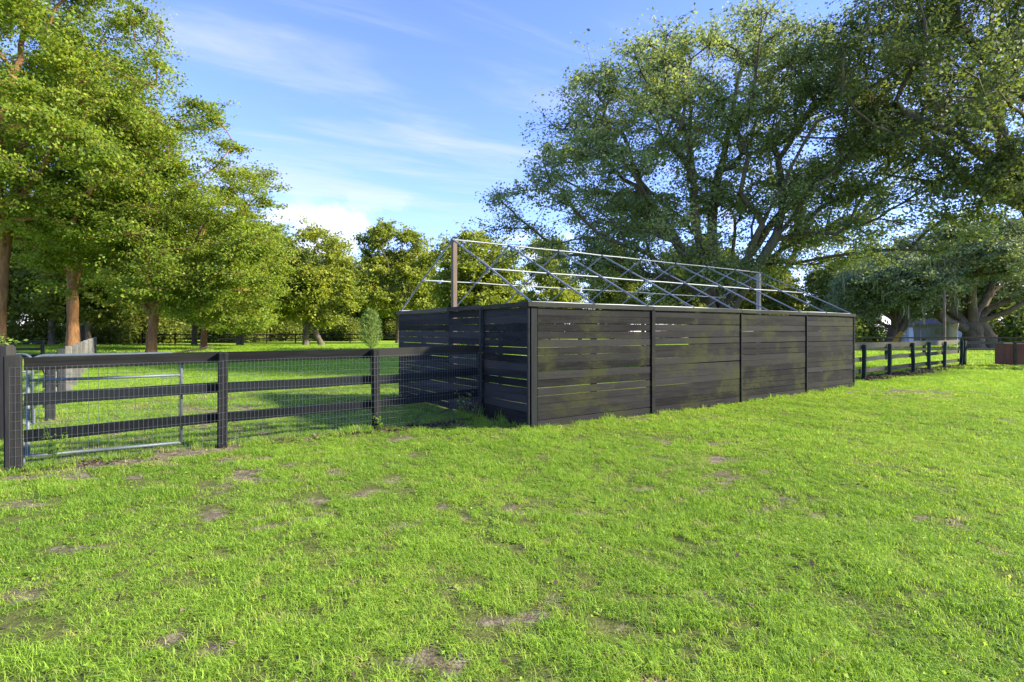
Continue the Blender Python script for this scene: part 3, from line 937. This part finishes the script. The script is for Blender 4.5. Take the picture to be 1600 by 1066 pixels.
# row heights: (bottom at near end, bottom at far end)
for i in range(3):
    a, b = FENCE[i], FENCE[i + 1]
    if i == 0:
        a = a + (b - a) / np.linalg.norm(b - a) * 0.10
    zt = (1.175, 1.19, 1.195, 1.215)
    rail_between(bf_, a, b, zt[i], 0.155, M['rail_top'], 0.03, 0.082, 0.006, 10 + i, 'rail', zt[i + 1], 0.015)
    zm = (0.745, 0.75, 0.76, 0.79)
    rail_between(bf_, a, b, zm[i] + (0.01, 0, 0)[i], 0.15, M['rail'], 0.03, 0.082, 0.012, 20 + i, 'rail', zm[i + 1], 0.015)
    zb = (0.31, 0.33, 0.35, 0.40)
    rail_between(bf_, a, b, zb[i], 0.145, M['rail'], 0.03, 0.082, 0.010, 30 + i, 'rail', zb[i + 1], 0.015)
# welded wire mesh on the near face
tb = Tubes()
rr_ = random.Random(5)
for i in range(3):
    a, b = FENCE[i], FENCE[i + 1]
    d = b - a
    L = np.linalg.norm(d)
    d = d / L
    n_ = np.array((d[1], -d[0]))
    e0 = -0.03 if i == 0 else 0.0
    e1 = L - 0.05 if i == 2 else L
    nv = int((e1 - e0) / 0.0508)
    for k_ in range(nv + 1):
        s_ = e0 + k_ * (e1 - e0) / nv
        p = a + d * s_ + n_ * (0.072 + 0.006 * math.sin(s_ * 3))
        q = a + d * (s_ + rr_.uniform(-.005, .005)) + n_ * 0.072
        tb.add([(*q, 0.03), (*p, 0.62), (*p, 1.225 + 0.01 * i)], 0.0015, 3, caps=False)
    for k_ in range(12):
        z = 0.06 + k_ * 0.1055 + 0.01 * i
        tb.add([(*(a + d * s_ + n_ * (0.074 + 0.006 * math.sin(s_ * 3))), z + 0.006 * math.sin(s_ * 2.3 + k_)) for s_ in np.linspace(e0, e1, 6)], 0.0015, 3, caps=False)
tag(link('wire_mesh', tb.mesh('wire_mesh'), M['wire'], bf_), kind='stuff')


def tube_gate(name, label, a, b, z0, z1, bars, r=0.021, corner=0.16, side=True):
    """galvanised tube gate between two ground points, top corners rounded"""
    a, b = np.array(a, float), np.array(b, float)
    L = np.linalg.norm(b - a)
    ang = math.atan2(b[1] - a[1], b[0] - a[0])
    root = thing(name, label, 'gate', (*a, 0), ang)
    pts_ = [(0, 0, z0), (0, 0, z1 - corner)]
    for k_ in range(1, 6):
        t_ = k_ / 5 * math.pi / 2
        pts_.append((corner * (1 - math.cos(t_)), 0, z1 - corner + corner * math.sin(t_)))
    for k_ in range(0, 6):
        t_ = k_ / 5 * math.pi / 2
        pts_.append((L - corner + corner * math.sin(t_), 0, z1 - corner + corner * math.cos(t_)))
    pts_ += [(L, 0, z0), (0, 0, z0)]
    tb_ = Tubes()
    tb_.add(pts_[:-1], r, 10)
    link('frame', tb_.mesh('frame'), M['gate'], root)
    for z in [z0] + list(bars):
        tb_ = Tubes()
        tb_.add([(0.0, 0, z), (L * 0.5, 0, z - 0.004), (L, 0, z)], r * (0.95 if z != z0 else 1.0), 10)
        link('bar', tb_.mesh('bar'), M['gate'], root)
    tb_ = Tubes()
    for k_ in range(int(L / 0.1)):
        tb_.add([(0.1 * (k_ + 1), 0.012, z0), (0.1 * (k_ + 1), 0.012, z1)], 0.0018, 3, caps=False)
    for k_ in range(int((z1 - z0) / 0.1)):
        tb_.add([(0, 0.012, z0 + 0.1 * (k_ + 1)), (L, 0.012, z0 + 0.1 * (k_ + 1))], 0.0018, 3, caps=False)
    tag(link('wire_panel', tb_.mesh('wire_panel'), M['wire'], root), kind='stuff')
    return root


g1 = tube_gate('tube_gate', 'galvanised tube gate folded back against the near black fence', (-6.05, 6.72), (-4.64, 7.54), 0.085, 1.335, [1.03])
g2 = tube_gate('tube_gate', 'second galvanised tube gate leaving the frame on the left', (-12.0, 8.9), (-8.40, 9.42), 0.03, 1.24, [0.93, 0.55])
for o, sd in ((g1, -0.04), (g2, 3.66)):
    tb = Tubes()
    tb.add([(sd, 0, 0.0 - 0.02), (sd, 0, 0.28)], 0.016, 8)
    link('drop_rod', tb.mesh('drop_rod'), M['gate'], o)

gpost = thing('gate_post', 'thick weathered gate post with leaves on top at the left edge behind the gates', 'post', (*at(9, 8.1), 0), 0.2)
link('shaft', box_mesh('shaft', 0.20, 0.20, 1.56, 0.02, (-0.11, -0.11, -0.12), 5, 0.012, 8), M['grey_post'], gpost)
rq = np.random.default_rng(66)
link('creeper', leaves_mesh('creeper', np.stack((rq.normal(size=60) * 0.10, rq.normal(size=60) * 0.08, 1.45 + np.abs(rq.normal(size=60)) * 0.05), 1), rq, 0.05, 0.03), M['weed'], gpost)

# grey plank fence running off behind the gates
gf = thing('plank_fence', 'weathered grey plank fence running back to the trees', 'fence')
ga, gb = np.array((-8.55, 9.95)), np.array((-27.6, 35.6))
NP_ = 13
for i in range(NP_):
    p = ga + (gb - ga) * i / (NP_ - 1)
    o = link('post', box_mesh('post', 0.14, 0.14, 1.36, 0.012, (-0.07, -0.07, -0.12), 4, 0.008, i), M['dark_post'] if i < 2 else M['grey_board'], gf, (*p, 0), (0, 0, 2.2))
    if i == NP_ - 1:
        break
    q = ga + (gb - ga) * (i + 1) / (NP_ - 1)
    for z in (0.98, 0.60, 0.24):
        rail_between(gf, p, q, z + rr_.uniform(-.02, .02), 0.15, M['grey_board'], 0.03, 0.088, 0.012, i * 3 + int(z * 10), 'plank', None, 0.0)
p, q = ga, ga + (gb - ga) / (NP_ - 1)
rail_between(gf, p, q, 1.02, 0.12, M['grey_board'], 0.03, 0.135, 0.004, 3, 'brace', 0.25)

# black fence crossing at the left edge
lf = thing('rail_fence', 'low dark rail fence at the far left behind the second gate', 'fence')
for i in range(4):
    x0 = -34 + i * 2.6
    link('post', box_mesh('post', 0.14, 0.14, 1.25, 0.012, (-0.07, -0.07, -0.12)), M['dark_post'], lf, (x0, 30.0, 0))
    if i < 3:
        for z in (0.95, 0.55, 0.18):
            rail_between(lf, (x0, 30.0), (x0 + 2.6, 30.0), z, 0.15, M['rail_top'], 0.03, -0.09, 0.01, i, 'rail')

# far paddock fence along the wood
ff = thing('rail_fence', 'thin dark fence along the wood at the far end of the field', 'fence')
fp = [np.array((-44 + i * 3.2, 64 + i * 1.1)) for i in range(18)]
for i, p in enumerate(fp):
    link('post', box_mesh('post', 0.12, 0.12, 1.42, 0.0, (-0.06, -0.06, -0.1)), M['dark_post'], ff, (*p, 0))
    if i < len(fp) - 1:
        for z in (1.1, 0.6):
            rail_between(ff, p, fp[i + 1], z, 0.13, M['rail_top'], 0.03, -0.08, 0.0, i, 'rail')

# right fence leaving the pen
rf_ = thing('rail_fence', 'three-rail fence with leaning dark green posts right of the pen', 'fence')
pts_ = [np.array((10.15, 16.75))] + RF
tilts = (0.06, 0.05, -0.01, -0.015, 0.04, 0.03)
for i, p in enumerate(RF):
    o = link('post', box_mesh('post', 0.115, 0.115, 1.30, 0.02, (-0.0575, -0.0575, -0.12), 4, 0.02, i), M['green_post'], rf_, (p[0], p[1], 0), (0, tilts[i], 0.68))
for i in range(len(pts_) - 1):
    for z, h_ in ((1.03, 0.19), (0.60, 0.15), (0.20, 0.15)):
        rail_between(rf_, pts_[i], pts_[i + 1], z, h_, M['old_rail'], 0.03, 0.10, 0.014, i * 5 + int(z * 9), 'rail', z + rr_.uniform(-.01, .015), 0.02)
# back fence beyond it
bk = thing('rail_fence', 'back paddock fence with thin dark top rail in front of the live oaks', 'fence')
bp = [np.array((14.0 + i * 2.45, 34.0 + 0.05 * i)) for i in range(15)]
for i, p in enumerate(bp):
    link('post', box_mesh('post', 0.14, 0.14, 1.36, 0.01, (-0.07, -0.07, -0.12)), M['green_post'], bk, (*p, 0), (0, rr_.uniform(-.02, .02), 0))
    if i < len(bp) - 1:
        for z, h_ in ((1.16, 0.09), (0.80, 0.13), (0.40, 0.13)):
            rail_between(bk, p, bp[i + 1], z, h_, M['old_rail'] if z < 1 else M['rail_top'], 0.03, -0.09, 0.01, i, 'rail')
# wire run and red-brown bin at the right edge
wf = thing('wire_fence', 'short wire mesh fence between the last dark post and the brown bin', 'fence')
wa, wb = np.array((21.1, 25.1)), np.array((22.55, 24.6))
link('post', box_mesh('post', 0.13, 0.13, 1.30, 0.012, (-0.065, -0.065, -0.12)), M['green_post'], wf, (*wa, 0), (0, 0.05, 0.3))
rail_between(wf, wa, wb, 1.02, 0.12, M['old_rail'], 0.03, 0.08, 0.01, 4, 'rail')
tb = Tubes()
for k_ in range(16):
    p = wa + (wb - wa) * k_ / 15
    tb.add([(*p, 0.02), (*p, 1.0)], 0.003, 3, caps=False)
for k_ in range(8):
    tb.add([(*wa, 0.05 + k_ * 0.13), (*wb, 0.05 + k_ * 0.13)], 0.003, 3, caps=False)
tag(link('wire_mesh', tb.mesh('wire_mesh'), M['wire'], wf), kind='stuff')
cb = thing('panel_bin', 'low red-brown panelled bin with timber uprights at the right edge', 'bin', (22.6, 24.2, 0), -0.12)
for i in range(5):
    link('upright', box_mesh('upright', 0.10, 0.09, 1.16, 0.008, (-0.05 + i * 0.72, -0.09, -0.06)), M['old_rail'], cb)
    if i < 4:
        pn = box_mesh('panel', 0.60, 0.03, 0.90, 0.004, (0.06 + i * 0.72, -0.045, 0.12))
        link('panel', pn, M['red_panel'], cb)
link('top_rail', box_mesh('top_rail', 3.05, 0.12, 0.06, 0.006, (-0.08, -0.12, 1.102), 4, 0.004), M['old_rail'], cb)
link('kickboard', box_mesh('kickboard', 2.98, 0.035, 0.11, 0.004, (-0.05, -0.130, 0.0), 4, 0.004), M['grey_board'], cb)
for x in (-0.06, 2.86):
    link('side_panel', box_mesh('side_panel', 0.035, 1.0, 0.95, 0.004, (x, 0.005, 0.1)), M['red_panel'], cb)
link('back_panel', box_mesh('back_panel', 2.95, 0.035, 0.95, 0.004, (-0.06, 1.01, 0.1)), M['red_panel'], cb)

# ------------------------------------------------------------------ distant yard: house, trampoline, pole, slide
M['siding'] = flat_mat('pale_siding', (0.52, 0.52, 0.50), 0.7, 0, 0.06, 2.0)
M['shingle'] = flat_mat('mauve_brown_shingle', (0.15, 0.12, 0.118), 0.9, 0, 0.25, 9.0)
M['white_paint'] = flat_mat('white_paint', (0.78, 0.78, 0.78), 0.5, 0, 0.04, 3.0)
M['dark_glass'] = flat_mat('dark_window_glass', (0.02, 0.025, 0.03), 0.1, 0, 0.1, 3.0)
hs = thing('house', 'low pale house with mauve-brown shingle roof beyond the live oaks', 'house', (*at(1410, 74), 0), -0.6)
for i in range(9):
    link('siding_board', box_mesh('siding_board', 9.6, 0.05, 0.262, 0.0, (0, 0 - 0.0, 0.02 + i * 0.27)), M['siding'], hs)
link('wall', box_mesh('wall', 9.5, 6.9, 2.4, 0.0, (0.05, 0.055, 0.0)), M['siding'], hs)


def prism(name, x0, x1, y0, y1, z0, zr, th=0.16, axis_='x'):
    bm = bmesh.new()
    ym = (y0 + y1) / 2
    sec = [(y0, z0), (ym, zr), (y1, z0), (y1, z0 - th), (ym, zr - th), (y0, z0 - th)]
    rings = []
    for x in (x0, x1):
        rings.append([bm.verts.new((x, y, z) if axis_ == 'x' else (y, x, z)) for y, z in sec])
    n = len(sec)
    for i in range(n):
        bm.faces.new((rings[0][i], rings[0][(i + 1) % n], rings[1][(i + 1) % n], rings[1][i]))
    for r_ in rings:
        bm.faces.new((r_[0], r_[1], r_[4], r_[5]))
        bm.faces.new((r_[1], r_[2], r_[3], r_[4]))
    bmesh.ops.recalc_face_normals(bm, faces=bm.faces)
    me_ = bpy.data.meshes.new(name)
    bm.to_mesh(me_)
    bm.free()
    return me_


link('roof', prism('roof', -0.4, 10.0, -0.6, 7.6, 2.5, 3.9), M['shingle'], hs)
bm = bmesh.new()
vs = [bm.verts.new(p) for p in ((5.0, -1.2, 0), (9.6, -1.2, 0), (9.6, -1.2, 2.45), (7.3, -1.2, 3.6), (5.0, -1.2, 2.45))]
vb = [bm.verts.new((v.co.x, -0.03, v.co.z)) for v in vs]
bm.faces.new(vs)
bm.faces.new(vb[::-1])
for i in range(5):
    bm.faces.new((vs[i], vb[i], vb[(i + 1) % 5], vs[(i + 1) % 5]))
bmesh.ops.recalc_face_normals(bm, faces=bm.faces)
me = bpy.data.meshes.new('gable_wall')
bm.to_mesh(me)
bm.free()
link('gable_wall', me, M['siding'], hs)
link('gable_roof', prism('gable_roof', -1.6, 3.4, 4.6, 10.0, 2.55, 3.85, 0.14, 'y'), M['shingle'], hs)
gd = link('garage_door', box_mesh('garage_door', 2.3, 0.08, 2.1, 0.01, (0.7, -0.09, 0.02)), M['white_paint'], hs)
for i in range(4):
    link('door_panel', box_mesh('door_panel', 2.16, 0.03, 0.46, 0.008, (0.77, -0.125, 0.08 + i * 0.51)), M['white_paint'], gd)
for x, y in ((3.4, -0.05), (6.6, -1.25)):
    wn = link('window', box_mesh('window', 1.3, 0.07, 1.1, 0.01, (x, y - 0.04, 1.0)), M['white_paint'], hs)
    for k_ in (0, 1):
        link('pane', box_mesh('pane', 0.54, 0.02, 0.94, 0.0, (x + 0.08 + k_ * 0.6, y - 0.065, 1.08)), M['dark_glass'], wn)

# trampoline with safety net
m, g = new_mat('green_safety_net')
d_ = g.n('ShaderNodeBsdfDiffuse', {0: (0.10, 0.105, 0.06, 1)})
t_ = g.n('ShaderNodeBsdfTransparent', {0: (1, 1, 1, 1)})
mx = g.n('ShaderNodeMixShader', {0: 0.62, 1: t_.outputs[0], 2: d_.outputs[0]})
g.n('ShaderNodeOutputMaterial', {0: mx.outputs[0]})
M['net'] = m
M['blue_pad'] = flat_mat('dark_pad', (0.05, 0.06, 0.08), 0.7, 0, 0.2)
tp = thing('trampoline', 'trampoline with green-grey safety net in front of the distant house', 'trampoline', (*at(1461, 44), 0))
rt = 1.38
a = np.linspace(0, 2 * math.pi, 33)
tb = Tubes()
tb.add([(math.cos(t) * rt, math.sin(t) * rt, 0.85) for t in a], 0.03, 8, caps=False)
link('frame_ring', tb.mesh('frame_ring'), M['galv'], tp)
Vn, Qn = [], []
for i, t in enumerate(a[:-1]):
    f_ = 1.0 + 0.03 * math.sin(t * 6)
    Vn += [(math.cos(t) * rt * 0.98, math.sin(t) * rt * 0.98, 0.86), (math.cos(t) * rt * 1.06 * f_, math.sin(t) * rt * 1.06 * f_, 2.2 + 0.06 * math.cos(6 * t))]
for i in range(32):
    j = (i + 1) % 32
    Qn.append((2 * i, 2 * j, 2 * j + 1, 2 * i + 1))
link('safety_net', mesh_np('safety_net', Vn, Qn), M['net'], tp)
Vd = [(0, 0, 0.84)] + [(math.cos(t) * rt * 0.95, math.sin(t) * rt * 0.95, 0.845) for t in a[:-1]]
link('jumping_bed', mesh_np('jumping_bed', Vd, None, [(0, 1 + i, 1 + (i + 1) % 32) for i in range(32)]), M['blue_pad'], tp)
for i in range(6):
    t = i * math.pi / 3 + 0.2
    c, s = math.cos(t), math.sin(t)
    tb = Tubes()
    tb.add([(c * rt, s * rt, -0.02), (c * rt, s * rt, 0.85)], 0.025, 8)
    link('leg', tb.mesh('leg'), M['galv'], tp)
    tb = Tubes()
    tb.add([(c * rt * 1.02, s * rt * 1.02, 0.8), (c * rt * 1.04, s * rt * 1.04, 1.8), (c * rt * 1.08, s * rt * 1.08, 2.25)], 0.02, 8)
    link('net_pole', tb.mesh('net_pole'), M['galv'], tp)
up = thing('timber_pole', 'slim dark timber pole standing before the distant house', 'pole', (*at(1475, 41.5), 0))
tb = Tubes()
tb.add([(0, 0, -0.1), (0.02, 0, 2.2), (0, 0, 4.7)], (0.13, 0.11, 0.09), 10)
link('shaft', tb.mesh('shaft'), M['bark_oak'], up)
tb = Tubes()
tb.add([(-0.35, 0, 4.35), (0.35, 0, 4.35)], 0.035, 6)
link('cross_arm', tb.mesh('cross_arm'), M['bark_oak'], up)
M['yellow'] = flat_mat('yellow_plastic', (0.62, 0.42, 0.05), 0.4, 0, 0.08)
sl = thing('play_slide', 'small yellow slide beside the smaller live oak trunk', 'slide', (*at(1392, 45), 0), 0.0)
bm = bmesh.new()
pr = [(-0.35, 0.02), (-0.1, 0.06), (0.9, 1.45), (1.15, 1.5)]
rows = []
for x, z in pr:
    rows.append([bm.verts.new((x, y, z + dz_)) for y, dz_ in ((-0.28, 0.14), (-0.24, 0.0), (0.24, 0.0), (0.28, 0.14))])
for r0, r1 in zip(rows[:-1], rows[1:]):
    for k_ in range(3):
        bm.faces.new((r0[k_], r0[k_ + 1], r1[k_ + 1], r1[k_]))
bmesh.ops.solidify(bm, geom=bm.faces[:], thickness=0.03)
me = bpy.data.meshes.new('chute')
bm.to_mesh(me)
bm.free()
link('chute', me, M['yellow'], sl)
for y in (-0.25, 0.25):
    tb = Tubes()
    tb.add([(1.45, y, -0.02), (1.12, y, 1.55)], 0.025, 6)
    link('ladder_rail', tb.mesh('ladder_rail'), M['galv'], sl)
for k_ in range(4):
    z = 0.3 + k_ * 0.32
    x = 1.45 - 0.33 * (z + 0.02) / 1.57
    tb = Tubes()
    tb.add([(x, -0.25, z), (x, 0.25, z)], 0.018, 6)
    link('rung', tb.mesh('rung'), M['galv'], sl)

# fallen branch in the field
fb = thing('fallen_branch', 'dead fallen branch lying in the sunny field under the spreading tree', 'branch', (*gp(300, 553), 0), 0.3)
rb = np.random.default_rng(4)
tb = Tubes()
tb.add([(-1.2, 0, 0.06), (-0.3, 0.1, 0.22), (0.6, 0, 0.38), (1.4, -0.1, 0.62)], (0.07, 0.06, 0.045, 0.015), 7)
link('limb', tb.mesh('limb'), M['bark_grey'], fb)
for k_ in range(8):
    x = rb.uniform(-0.6, 1.0)
    tb = Tubes()
    z = 0.17 + 0.22 * x
    tb.add([(x, 0.05, max(z, 0.08)), (x + rb.uniform(0.2, 0.6), rb.uniform(-.5, .5), max(z + rb.uniform(-0.1, 0.4), 0.03))], (0.022, 0.006), 4)
    link('twig', tb.mesh('twig'), M['bark_grey'], fb)

# ------------------------------------------------------------------ weeds on the fence
def weed(name, label, loc, h, n, seed, mat, leaf=0.05):
    r_ = np.random.default_rng(seed)
    root = thing(name, label, 'plant', loc)
    C = []
    for s_ in range(n):
        a_ = r_.uniform(0, 6.28)
        tip = np.array((math.cos(a_) * 0.14, math.sin(a_) * 0.05, h * r_.uniform(0.6, 1)))
        tb_ = Tubes()
        tb_.add([(0, 0, -0.03), tip * (0.3, 0.3, 0.5), tip], (0.004, 0.003, 0.0015), 4)
        link('stem', tb_.mesh('stem'), M['weed'], root)
        for q in range(14):
            C.append(tip * r_.uniform(0.25, 1) + r_.normal(size=3) * 0.025)
    link('foliage', leaves_mesh(name, np.array(C), r_, leaf, leaf * 0.6), mat, root)
    return root


f2 = FENCE[2] + (FENCE[3] - FENCE[2]) * 0.80
weed('climbing_weed', 'small green weed climbing the wire next to the pen wall', (f2[0] + 0.04, f2[1] - 0.10, 0.0), 0.62, 4, 2, M['weed'])
f2 = FENCE[2] + (FENCE[3] - FENCE[2]) * 0.92
weed('withered_weed', 'withered brown weed caught in the wire beside the pen wall', (f2[0] + 0.02, f2[1] - 0.10, 0.0), 0.55, 4, 3, M['litter'], 0.07)
f2 = FENCE[0] + (FENCE[1] - FENCE[0]) * 0.2
weed('climbing_weed', 'green vine sprouting through the wire near the wide end post', (f2[0], f2[1] - 0.11, 0.0), 0.50, 4, 4, M['weed'])
f2 = FENCE[2]
weed('climbing_weed', 'low weed at the foot of the slim dark fence post', (f2[0] + 0.12, f2[1] - 0.08, 0.0), 0.32, 3, 6, M['weed'])

# ------------------------------------------------------------------ grass
protos = bpy.data.collections.new('grass_tufts')      # not linked to the scene: only instanced


def tuft(seed, n, h, spread, lean):
    r_ = np.random.default_rng(seed)
    V, Q, T, var = [], [], [], []
    for i in range(n):
        b = np.array((r_.normal() * spread, r_.normal() * spread, -0.004))
        hh = h * r_.uniform(0.45, 1.15)
        a_ = r_.uniform(0, 6.28)
        d = np.array((math.cos(a_), math.sin(a_), 0))
        s = np.array((-d[1], d[0], 0)) * r_.uniform(0.0013, 0.0024)
        ln = r_.uniform(0.2, 1.0) * lean
        m1 = b + d * hh * ln * 0.30 + np.array((0, 0, hh * 0.62))
        tip = b + d * hh * ln + np.array((0, 0, hh * (1.0 - 0.35 * ln)))
        o = len(V)
        V += [b - s, b + s, m1 + s * 0.85, m1 - s * 0.85, tip]
        Q.append((o, o + 1, o + 2, o + 3))
        T.append((o + 3, o + 2, o + 4))
        var.append(r_.uniform(0, 1))
    me_ = mesh_np('grass_tuft', V, Q, T, False, {'var': var + var})
    me_.materials.append(M['grass'])
    o = bpy.data.objects.new('grass_tuft', me_)
    protos.objects.link(o)


for i in range(6):
    tuft(100 + i, 26, 0.060 + 0.008 * i, 0.034, 1.25)

for i in range(2):
    r_ = np.random.default_rng(300 + i)
    C = np.stack((r_.normal(size=16) * 0.03, r_.normal(size=16) * 0.03, r_.uniform(0.006, 0.03, 16)), 1)
    me = leaves_mesh('broad_weed', C, r_, 0.026, 0.017, 3.0, None, 0.0, 0.2)
    me.materials.append(M['grass'])
    protos.objects.link(bpy.data.objects.new('sprig_of_weed', me))

ng = bpy.data.node_groups.new('scatter_tufts', 'GeometryNodeTree')
ng.interface.new_socket('Geometry', in_out='INPUT', socket_type='NodeSocketGeometry')
ng.interface.new_socket('Geometry', in_out='OUTPUT', socket_type='NodeSocketGeometry')
gi, go = ng.nodes.new('NodeGroupInput'), ng.nodes.new('NodeGroupOutput')
ci = ng.nodes.new('GeometryNodeCollectionInfo')
ci.inputs[0].default_value = protos
ci.inputs['Separate Children'].default_value = True
ci.inputs['Reset Children'].default_value = True
iop = ng.nodes.new('GeometryNodeInstanceOnPoints')
iop.inputs['Pick Instance'].default_value = True


def named(nm, typ):
    nd = ng.nodes.new('GeometryNodeInputNamedAttribute')
    nd.data_type = typ
    nd.inputs['Name'].default_value = nm
    return nd.outputs['Attribute']


ng.links.new(gi.outputs[0], iop.inputs['Points'])
ng.links.new(ci.outputs[0], iop.inputs['Instance'])
ng.links.new(named('idx', 'INT'), iop.inputs['Instance Index'])
ng.links.new(named('rot', 'FLOAT_VECTOR'), iop.inputs['Rotation'])
ng.links.new(named('scl', 'FLOAT_VECTOR'), iop.inputs['Scale'])
ng.links.new(iop.outputs[0], go.inputs[0])


def scatter(name, label, X, Y, scl, tint, rng):
    n = len(X)
    me_ = bpy.data.meshes.new(name)
    me_.vertices.add(n)
    me_.vertices.foreach_set('co', np.stack((X, Y, gz(X, Y)), 1).astype(np.float32).ravel())
    a_ = me_.attributes.new('idx', 'INT', 'POINT')
    a_.data.foreach_set('value', np.where(rng.uniform(0, 1, n) < 0.10, rng.integers(6, 8, n), rng.integers(0, 6, n)).astype(np.int32))
    a_ = me_.attributes.new('rot', 'FLOAT_VECTOR', 'POINT')
    a_.data.foreach_set('vector', np.stack((rng.normal(size=n) * 0.12, rng.normal(size=n) * 0.12, rng.uniform(0, 6.28, n)), 1).astype(np.float32).ravel())
    a_ = me_.attributes.new('scl', 'FLOAT_VECTOR', 'POINT')
    a_.data.foreach_set('vector', scl.astype(np.float32).ravel())
    a_ = me_.attributes.new('tint', 'FLOAT', 'POINT')
    a_.data.foreach_set('value', tint.astype(np.float32))
    me_.materials.append(M['grass'])
    o = tag(link(name, me_), label, 'grass', None, 'stuff')
    md = o.modifiers.new('scatter', 'NODES')
    md.node_group = ng
    return o


rg = np.random.default_rng(17)


def ring(d0, d1, dens, half=1.12, pad=2.5):
    n = int((d1 - d0) * (half * (d0 + d1) + 2 * pad) * dens)
    Y = rg.uniform(d0, d1, n)
    X = rg.uniform(-1, 1, n) * (half * d1 + pad)
    k_ = np.abs(X) < half * Y + pad
    return X[k_], Y[k_]


def in_pen(x, y):
    q = np.stack((x, y), 1) - PEN_C
    s_, t_ = q @ pu, q @ pv
    return (s_ > -0.05) & (s_ < PEN_L + 0.03) & (t_ > -0.07) & (t_ < PEN_W)


XS, YS, SC = [], [], []
for d0, d1, dens, s0 in ((1.7, 4.5, 800, 0.9), (4.5, 8, 560, 0.95), (8, 13, 300, 1.1), (13, 22, 110, 1.45)):
    X, Y = ring(d0, d1, dens)
    XS.append(X)
    YS.append(Y)
    SC.append(np.full(len(X), s0))
X, Y, s0 = np.concatenate(XS), np.concatenate(YS), np.concatenate(SC)
b = bare_f(X, Y)
thin = np.clip((vnoise(X, Y, 0.22, 41) * 0.6 + vnoise(X, Y, 0.09, 42) * 0.4 - 0.475) * 3.5, 0, 0.9) * np.clip(1.25 - (X + 4) / 16, 0.35, 1)
keep = (rg.uniform(0, 1, len(X)) > np.minimum(b * 0.95, 0.88) - 0.03 + thin) & ~in_pen(X, Y)
X, Y, s0, b = X[keep], Y[keep], s0[keep], b[keep]
hgt = 0.32 + 0.42 * vnoise(X, Y, 0.5, 21) * (0.5 + vnoise(X, Y, 0.17, 22)) * (0.6 + 0.8 * vnoise(X, Y, 2.1, 25)) - 0.12 * b
# behind the near fence and against the wall nobody mows
fd = np.minimum.reduce([seg_dist(X, Y, FENCE[i], FENCE[i + 1]) for i in range(3)])
hgt *= 1 + 2.0 * np.clip(1 - fd / 0.35, 0, 1) * vnoise(X, Y, 0.3, 23)
wd = np.minimum(seg_dist(X, Y, PEN_C, PEN_C + pu * PEN_L), seg_dist(X, Y, PEN_C, PEN_C + pv * PEN_W))
hgt *= 1 + 2.6 * np.clip(1 - wd / 0.25, 0, 1) * vnoise(X, Y, 0.2, 24)
hgt *= 1 + 1.6 * np.clip(1 - np.hypot(X + 0.45, Y - 9.75) / 0.6, 0, 1)
sc_ = s0 * rg.uniform(0.75, 1.25, len(X))
dry = rg.uniform(0, 1, len(X)) < 0.03 + 0.45 * b
tint = np.clip(-0.05 + 0.9 * (0.25 * vnoise(X, Y, 4.5, 35) + 0.40 * vnoise(X, Y, 1.3, 31) + 0.35 * vnoise(X, Y, 0.35, 32) + 0.35 * rg.uniform(0, 1, len(X))), 0, 1)
tint = np.where(dry, 1.25, tint)
grass = scatter('lawn_grass', 'short bright green lawn grass', X, Y, np.stack((sc_, sc_, sc_ * hgt), 1), tint, rg)
X, Y = [], []
for d0, d1, dens in ((22, 34, 26), (34, 60, 8)):
    x_, y_ = ring(d0, d1, dens)
    X.append(x_)
    Y.append(y_)
X, Y = np.concatenate(X), np.concatenate(Y)
keep = (rg.uniform(0, 1, len(X)) > bare_f(X, Y))
X, Y = X[keep], Y[keep]
sc_ = np.where(Y < 34, 2.6, 4.2) * rg.uniform(0.7, 1.3, len(X))
tint = np.clip(0.2 + 0.6 * vnoise(X, Y, 4, 33) + 0.25 * rg.uniform(0, 1, len(X)), 0, 1)
scatter('field_grass', 'longer sunlit grass of the paddock behind the fences', X, Y, np.stack((sc_, sc_, sc_ * 0.62), 1), tint, rg)

# ------------------------------------------------------------------ fallen leaves
def litter(name, label, C, rng, leaf):
    n = len(C)
    P3 = np.stack((C[:, 0], C[:, 1], gz(C[:, 0], C[:, 1]) + rng.uniform(0.006, 0.03, n)), 1)
    o = link(name, leaves_mesh(name, P3, rng, leaf, leaf * 0.6, 3.0, None, 0.0, 0.3), M['litter'])
    return tag(o, label, 'leaves', None, 'stuff')


L_ = []
for a, b, n, sp in ((FENCE[1] + 0.3 * (FENCE[2] - FENCE[1]), FENCE[2], 220, 0.10), (FENCE[2], FENCE[3], 900, 0.13), (FENCE[0], FENCE[0] + 0.6 * (FENCE[1] - FENCE[0]), 160, 0.14)):
    t_ = rg.uniform(0, 1, n)[:, None]
    L_.append(a + (b - a) * t_ + rg.normal(size=(n, 2)) * sp + np.array((0.06, -0.12)))
litter('fallen_leaves', 'brown fallen leaves along the foot of the near black fence', np.concatenate(L_), rg, 0.05)
L_ = []
for i in range(5):
    t_ = rg.uniform(0, 1, 500)[:, None]
    L_.append(RF[i] + (RF[i + 1] - RF[i]) * t_ + rg.normal(size=(500, 2)) * 0.28)
t_ = rg.uniform(0, 1, 1200)[:, None]
L_.append(np.array((20.9, 24.9)) + np.array((8, -0.6)) * t_ + rg.normal(size=(1200, 2)) * 0.22)
litter('fallen_leaves', 'brown fallen leaves banked along the right-hand fence', np.concatenate(L_), rg, 0.11)
n = 420
Y = rg.uniform(2.2, 11, n) ** 1.0
X = rg.uniform(-1, 1, n) * Y
keep = ~in_pen(X, Y)
litter('fallen_leaves', 'scattered dry leaves lying on the lawn', np.stack((X, Y), 1)[keep], rg, 0.045)
